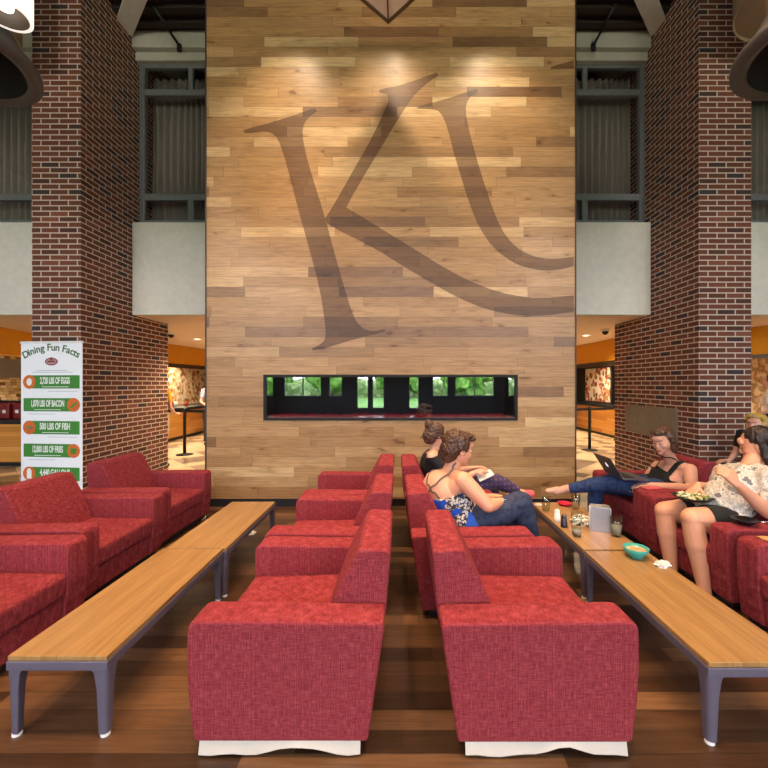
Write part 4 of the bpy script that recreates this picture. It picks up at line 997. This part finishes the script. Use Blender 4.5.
silver = patmat('silver_print', [srgb(214, 208, 198), srgb(150, 146, 142), srgb(226, 220, 208), srgb(176, 172, 166), srgb(238, 234, 224), srgb(120, 118, 116)], 14, 'noise', contrast=False)
bt2 = W2['B'].transposed()
sl = []
for s_ in ('L', 'R'): sh, e_ = J2['sh'+s_], J2['el'+s_]; sl += [('c', sh, sh.lerp(e_, .55), .066, .062)]
cloth(W2, 'shirt', W2['torso']+[p_ for p_ in sl]+[('c', J2['pel'], J2['hipL'], .11, .12), ('c', J2['pel'], J2['hipR'], .11, .12)], silver, .013, lambda c: not ((bt2@(c-J2['neck'])).z > -.012 and abs((bt2@(c-J2['neck'])).x) < .085), wr=.009, fr=13)
cloth(W2, 'shorts', W2['legs']['Lu'][:1]+W2['legs']['Ru'][:1]+[('e', J2['pel'], (.19, .15, .1), W2['B'])], plain('black_shorts', srgb(30, 30, 30), .85), .01, lambda c: c.x > 2.24)
for a in ('L', 'R'):
    bm = bmesh.new(); capsule(bm, J2['an'+a]+V((.02, 0, -.04)), J2['to'+a]+V((-.02, 0, 0)), .045, .036, 12, V((0, 0, 1)), .8); obj('shoe', bm, plain('dark_shoe', srgb(40, 30, 40), .6), W2['root'], smooth=True, loc=-W2['loc'])
# tray with salad on lap
tr = P(693, 510, 3.13); tr.z = .622
t = empty('food_tray', tr); tag(t, 'black tray of salad on the lap of person in silver-grey shirt', 'tray')
bm = bmesh.new(); lathe(bm, [(0, 0), (.1, 0), (.135, .022), (.132, .024), (.098, .006), (0, .006)], 28); obj('tray_body', bm, black, t, smooth=True)
bm = bmesh.new()
for k in range(90):
    a = random.uniform(0, 2*PI); r_ = .1*math.sqrt(random.random()); ellipsoid(bm, (r_*math.cos(a), r_*math.sin(a), .014+random.uniform(0, .022)), (random.uniform(.012, .024), random.uniform(.008, .016), .004), Matrix.Rotation(random.uniform(0, 3), 3, 'Z') @ Matrix.Rotation(random.uniform(-.7, .7), 3, 'X'), 7, 5)
o = obj('salad', bm, patmat('salad', [srgb(150, 164, 96), srgb(206, 206, 160), srgb(226, 222, 196), srgb(110, 130, 70), srgb(214, 196, 140)], 40), t); o['kind'] = 'stuff'
t = empty('black_bowl', P(745, 518, 2.79)); t.location.z = .548; tag(t, 'black bowl on the chair arm beside the person in silver-grey shirt', 'bowl')
bm = bmesh.new(); lathe(bm, [(0, 0), (.04, 0), (.075, .03), (.078, .035), (.072, .032), (.038, .006), (0, .006)], 28); obj('bowl_body', bm, plain('black_glaze', srgb(22, 22, 26), .2), t, smooth=True)
bm = bmesh.new(); tube(bm, [(.02, -.02, .012), (.07, -.06, .034), (.12, -.1, .045)], [.006, .003, .004], 6); obj('fork', bm, chrome, t, smooth=True)
bm = bmesh.new(); n = 12
for i in range(n):
    for j in range(6):
        x0, x1 = -.12+.24*i/n, -.12+.24*(i+1)/n; y0, y1 = -.05+.1*j/6, -.05+.1*(j+1)/6; z = lambda x, y: .003+.004*abs(math.sin(x*60))*abs(math.sin(y*50))
        bm.faces.new([bm.verts.new((a, b, z(a, b))) for a, b in ((x0, y0), (x1, y0), (x1, y1), (x0, y1))])
bmesh.ops.remove_doubles(bm, verts=bm.verts, dist=1e-5)
o = obj('tan_paper', bm, plain('kraft_paper', srgb(190, 140, 90), .8), loc=(2.34, 2.51, .547)); so = o.modifiers.new('t', 'SOLIDIFY'); so.thickness = .004; tag(o, 'crinkled tan paper on the arm of armchair at right photo edge', 'paper')

# --- person from behind (armchair RC2) faces +x
W3 = person((.5, 3.05, 0), dict(pel=(.46, 3.07, .50), chest=P(442, 494, 3.06), neck=P(448, 471, 3.06), head=P(458, 450, 3.04),
    shL=P(433, 479, 3.26), shR=P(463, 480, 2.90), elL=P(468, 500, 3.32), elR=P(488, 506, 2.84), wrL=P(497, 497, 3.18), wrR=P(503, 501, 2.98),
    hipL=(.50, 3.18, .48), hipR=(.50, 2.97, .48), knL=(.90, 3.14, .50), knR=P(521, 502, 3.0), anL=(.98, 3.16, .08), anR=P(535, 548, 3.1), toL=(1.12, 3.16, .04), toR=P(548, 556, 3.14)),
    (V((.9, .34, -.22)), V((.2, .1, 1))), warmskin, h_short, 'person with short brown hair and bare shoulders seen from behind in an armchair', 'short', 1.1, 1.08,
    hands={'L': (V((1, -.4, -.1)), V((0, .2, 1)), -1, .4), 'R': (V((.8, .5, .2)), V((0, -.2, 1)), 1, .5)})
J3 = W3['J']; bt3 = W3['B'].transposed()
def floralcloth():
    m, nt, b = newmat('blue_floral_print'); k = N(nt); tc = k.n('ShaderNodeTexCoord')
    v = k.n('ShaderNodeTexVoronoi'); v.inputs['Scale'].default_value = 85; k.l(tc.outputs['Object'], v.inputs['Vector']); sp = k.n('ShaderNodeSeparateColor'); k.l(v.outputs['Color'], sp.inputs[0])
    a = k.ramp(sp.outputs[0], [(0, srgb(44, 38, 34)), (.3, srgb(206, 196, 180)), (.55, srgb(84, 64, 46)), (.75, srgb(222, 214, 200)), (.9, srgb(60, 80, 130))], 'CONSTANT')
    f = k.noise(tc.outputs['Object'], 6.2, 1); bl = k.ramp(f, [(0, 0.0), (.54, 1.0)], 'CONSTANT')
    k.l(k.mix(bl, a, srgb(26, 84, 190)), b.inputs['Base Color']); b.inputs['Roughness'].default_value = .75; return m
fl = floralcloth()
def k3(c):
    l = bt3@(c-J3['neck']); x, y, z = l
    if y < .03: return z < -.135
    return z < -.1
cloth(W3, 'sleeveless_top', W3['torso'], fl, .012, k3, wr=.006)
for a in (-1, 1):
    strap(W3, 'shoulder_strap', [(a*.105, .02, .06), (a*.085, -.06, .02), (a*.04, -.13, -.05), (0, -.14, -.085), (-a*.05, -.14, -.13), (-a*.07, -.14, -.17)], plain('strap_grey', srgb(104, 88, 84), .8), .007, .003)
cloth(W3, 'jeans', [('e', J3['pel'], (.18, .14, .1), W3['B'])]+W3['legs']['Lu']+W3['legs']['Ru']+W3['legs']['Ll']+W3['legs']['Rl'], denim2, .01, lambda c: c.z < .8 and (c-J3['anL']).length > .06 and (c-J3['anR']).length > .06)
bm = bmesh.new(); n = 20; wv = J3['wrR'].lerp(J3['elR'], .12); u_, w__ = frame_of(J3['wrR']-J3['elR']); tube(bm, [wv+u_*.034*math.cos(2*PI*i/n)+w__*.034*math.sin(2*PI*i/n) for i in range(n+1)], .005, 6); obj('bracelet', bm, chrome, W3['root'], smooth=True, loc=-W3['loc'])

# --- person in black beyond (armchair RC3) faces +x
W4 = person((.45, 4.02, 0), dict(pel=(.42, 4.03, .49), chest=P(433, 468, 4.0), neck=P(434, 450, 4.0), head=P(436, 437, 3.98),
    shL=P(430, 455, 4.18), shR=P(432, 457, 3.82), elL=(.5, 4.26, .58), elR=(.52, 3.76, .58), wrL=(.72, 4.1, .66), wrR=(.70, 3.88, .66),
    hipL=(.48, 4.12, .47), hipR=(.48, 3.92, .47), knL=(.90, 4.1, .53), knR=P(497, 481, 3.95), anL=(.98, 4.1, .09), anR=P(519, 492, 4.0), toL=(1.12, 4.1, .05), toR=P(529, 494, 4.0)),
    (V((.86, .35, -.35)), V((.3, .1, 1))), fair, h_brown, 'person in black top with pinned-up hair, mostly hidden behind the short-haired person', 'bun', 1.0, 1.02,
    hands={'L': (V((1, -.3, .2)), V((0, .2, 1)), -1, .4), 'R': (V((1, .3, .2)), V((0, -.2, 1)), 1, .4)}, voxel=.007)
J4 = W4['J']
cloth(W4, 'black_top', W4['torso']+W4['arms']['Lu'][:1]+W4['arms']['Ru'][:1], black_cloth, .01, lambda c: (W4['B'].transposed()@(c-J4['neck'])).z < -.0)
cloth(W4, 'plaid_trousers', [('e', J4['pel'], (.17, .13, .1), W4['B'])]+W4['legs']['Lu']+W4['legs']['Ru']+W4['legs']['Ll']+W4['legs']['Rl'], patmat('purple_plaid', [srgb(62, 48, 78), srgb(86, 66, 98), srgb(50, 40, 66), srgb(104, 84, 112)], 70, 'plaid'), .01, lambda c: c.z < .72 and (c-J4['anL']).length > .06 and (c-J4['anR']).length > .055)
bm = bmesh.new(); capsule(bm, J4['anR']+V((.0, 0, -.01)), J4['toR']+V((.015, 0, 0)), .034, .04, 12); obj('shoe', bm, plain('pink_shoe', srgb(224, 92, 100), .6), W4['root'], smooth=True, loc=-W4['loc'])
t = empty('open_book', P(484, 474, 3.93)); tag(t, 'white open book held above the purple plaid knees', 'book')
bm = bmesh.new(); box(bm, -.075, .075, -.11, .0, 0, .012); a_ = obj('page_block', bm, white_plastic, t, bev=.003); a_.rotation_euler = (.2, -.45, 0)
bm = bmesh.new(); box(bm, -.075, .075, .0, .11, 0, .012); a_ = obj('page_block', bm, white_plastic, t, bev=.003); a_.rotation_euler = (-.2, -.45, 0)

# --- background people
def standing(x, y, yaw, label, top, bottom, hm, dress=False, h=1.66, bag=None):
    f = V((math.cos(yaw), math.sin(yaw), 0)); l = V((-math.sin(yaw), math.cos(yaw), 0)); o = V((x, y, 0)); k = h/1.7
    g = lambda a, b, z: o+f*a*k+l*b*k+V((0, 0, z*k))
    p = person((x, y, 0), dict(pel=g(0, 0, .95), chest=g(0, 0, 1.24), neck=g(0, 0, 1.43), head=g(.02, 0, 1.58), shL=g(0, .18, 1.38), shR=g(0, -.18, 1.38), elL=g(-.02, .24, 1.1), elR=g(-.02, -.24, 1.1), wrL=g(.18, .2, .98), wrR=g(.18, -.2, .98),
        hipL=g(0, .09, .9), hipR=g(0, -.09, .9), knL=g(.02, .1, .5), knR=g(.0, -.1, .5), anL=g(0, .1, .08), anR=g(-.03, -.1, .08), toL=g(.13, .11, .03), toR=g(.1, -.11, .03)), (f, V((0, 0, 1))), fair, hm, label, 'bun' if dress else 'long', .95, k, hands={'L': (f, V((0, 0, 1)), -1, .5), 'R': (f, V((0, 0, 1)), 1, .5)}, voxel=.011)
    cloth(p, 'top', p['torso']+p['arms']['Lu'][:1]+p['arms']['Ru'][:1], top, .01, lambda c: c.z < 1.42*k, voxel=.011)
    lo = [('e', p['J']['pel'], (.17, .13, .13), p['B'])]+p['legs']['Lu']+p['legs']['Ru']
    if dress: lo.append(('c', p['J']['pel'], p['J']['pel']-V((0, 0, .35)), .17, .2))
    else: lo += p['legs']['Ll']+p['legs']['Rl']
    cloth(p, 'skirt' if dress else 'trousers', lo, bottom, .014, lambda c: c.z > .1, voxel=.011)
    for a in ('L', 'R'):
        bm = bmesh.new(); capsule(bm, p['J']['an'+a]+V((0, 0, -.04)), p['J']['to'+a], .042, .032, 10); obj('shoe', bm, black_cloth, p['root'], smooth=True, loc=-p['loc'])
    return p, g
standing(6.22, 6.85, 2.2, 'standing person in white top and dark patterned skirt at the right photo edge', plain('white_top', srgb(220, 212, 208), .8), patmat('dotted_skirt', [srgb(60, 48, 66), srgb(90, 76, 92), srgb(176, 160, 170), srgb(50, 40, 56)], 30), h_brown, True)
yp, yg = standing(-4.34, 7.37, 1.5, 'standing person in yellow top with dark backpack beside the left brick pillar', plain('yellow_top', srgb(226, 160, 30), .8), plain('pale_trousers', srgb(196, 180, 170), .8), h_brown)
bm = bmesh.new(); prism(bm, rounded([(-.15, .85), (.15, .85), (.14, 1.3), (.06, 1.38), (-.06, 1.38), (-.14, 1.3)], .05), 'y', -.34, -.16); o = obj('backpack', bm, plain('backpack_cloth', srgb(40, 42, 48), .8), bev=.03, seg=3, loc=(-4.3, 7.37, 0)); tag(o, 'dark backpack worn by the person in yellow beside the left pillar', 'backpack')
standing(-4.68, 10.1, -.5, 'distant standing person in blue-white top by the serving counter, cut by the oak wall', plain('bluewhite_top', srgb(150, 160, 190), .8), plain('dark_trousers', srgb(50, 46, 50), .8), h_dark)
# blond person sitting on a stool behind W2
bp = V((4.03, 4.62, 0))
BL = person(tuple(bp), dict(pel=bp+V((0, 0, .55)), chest=bp+V((0, 0, .8)), neck=bp+V((-.01, 0, .95)), head=bp+V((-.03, -.02, 1.04)), shL=bp+V((.08, -.17, .92)), shR=bp+V((-.04, .17, .92)), elL=bp+V((.0, -.22, .7)), elR=bp+V((-.08, .2, .7)), wrL=bp+V((-.2, -.14, .62)), wrR=bp+V((-.24, .1, .62)),
    hipL=bp+V((0, -.1, .53)), hipR=bp+V((0, .1, .53)), knL=bp+V((-.38, -.12, .5)), knR=bp+V((-.38, .12, .5)), anL=bp+V((-.4, -.12, .09)), anR=bp+V((-.4, .12, .09)), toL=bp+V((-.52, -.13, .05)), toR=bp+V((-.52, .13, .05))),
    (V((-.9, -.35, 0)), V((0, 0, 1))), fair, h_blond, 'blond person with yellow headband, mostly hidden behind the dark-haired person', 'bob', .92, .98, hands={'L': (V((-1, 0, 0)), V((0, 0, 1)), 1, .4), 'R': (V((-1, 0, 0)), V((0, 0, 1)), -1, .4)}, voxel=.009)
cloth(BL, 'top', BL['torso']+BL['arms']['Lu'][:1]+BL['arms']['Ru'][:1], black_cloth, .01, lambda c: c.z < .97, voxel=.009)
cloth(BL, 'trousers', [('e', BL['J']['pel'], (.17, .13, .1), BL['B'])]+BL['legs']['Lu']+BL['legs']['Ru']+BL['legs']['Ll']+BL['legs']['Rl'], denim2, .01, lambda c: c.z > .12 and c.z < .7, voxel=.009)
bm = bmesh.new(); tube(bm, [BL['hg'](.092*math.cos(a), .035+.0*a, .055+.075*math.sin(a)) for a in [PI*i/14 for i in range(15)]], .012, 6); obj('headband', bm, plain('yellow_band', srgb(214, 176, 40), .6), BL['root'], smooth=True, loc=-BL['loc'])
t = empty('stool', (4.03, 4.62, 0)); tag(t, 'round wooden stool under the blond person', 'stool')
bm = bmesh.new(); lathe(bm, [(0, .4), (.17, .4), (.18, .42), (.17, .44), (0, .44)], 28); obj('seat', bm, tabletop, t)
for i in range(4):
    a = PI/4+PI/2*i; bm = bmesh.new(); tube(bm, [(.12*math.cos(a), .12*math.sin(a), .4), (.17*math.cos(a), .17*math.sin(a), 0)], .016); obj('leg', bm, black, t)

# ------------------------------------------------------------ world, camera
W = bpy.data.worlds.new('world'); S.world = W; W.use_nodes = True; bg = W.node_tree.nodes['Background']
bg.inputs[0].default_value = (.80, .86, 1.0, 1); bg.inputs[1].default_value = 17.0
cam = bpy.data.cameras.new('camera'); co = bpy.data.objects.new('camera', cam); COL.objects.link(co)
co.location = (0, 0, H); co.rotation_euler = (PI/2, 0, 0); cam.sensor_width = 36; cam.lens = F/768*36; cam.shift_x = (384-CX)/768; cam.shift_y = 0; cam.clip_end = 200
S.camera = co
vs = S.view_settings; vs.view_transform = 'Standard'; vs.look = 'None'; vs.gamma = 1; vs.use_curve_mapping = False; vs.exposure = 0.0
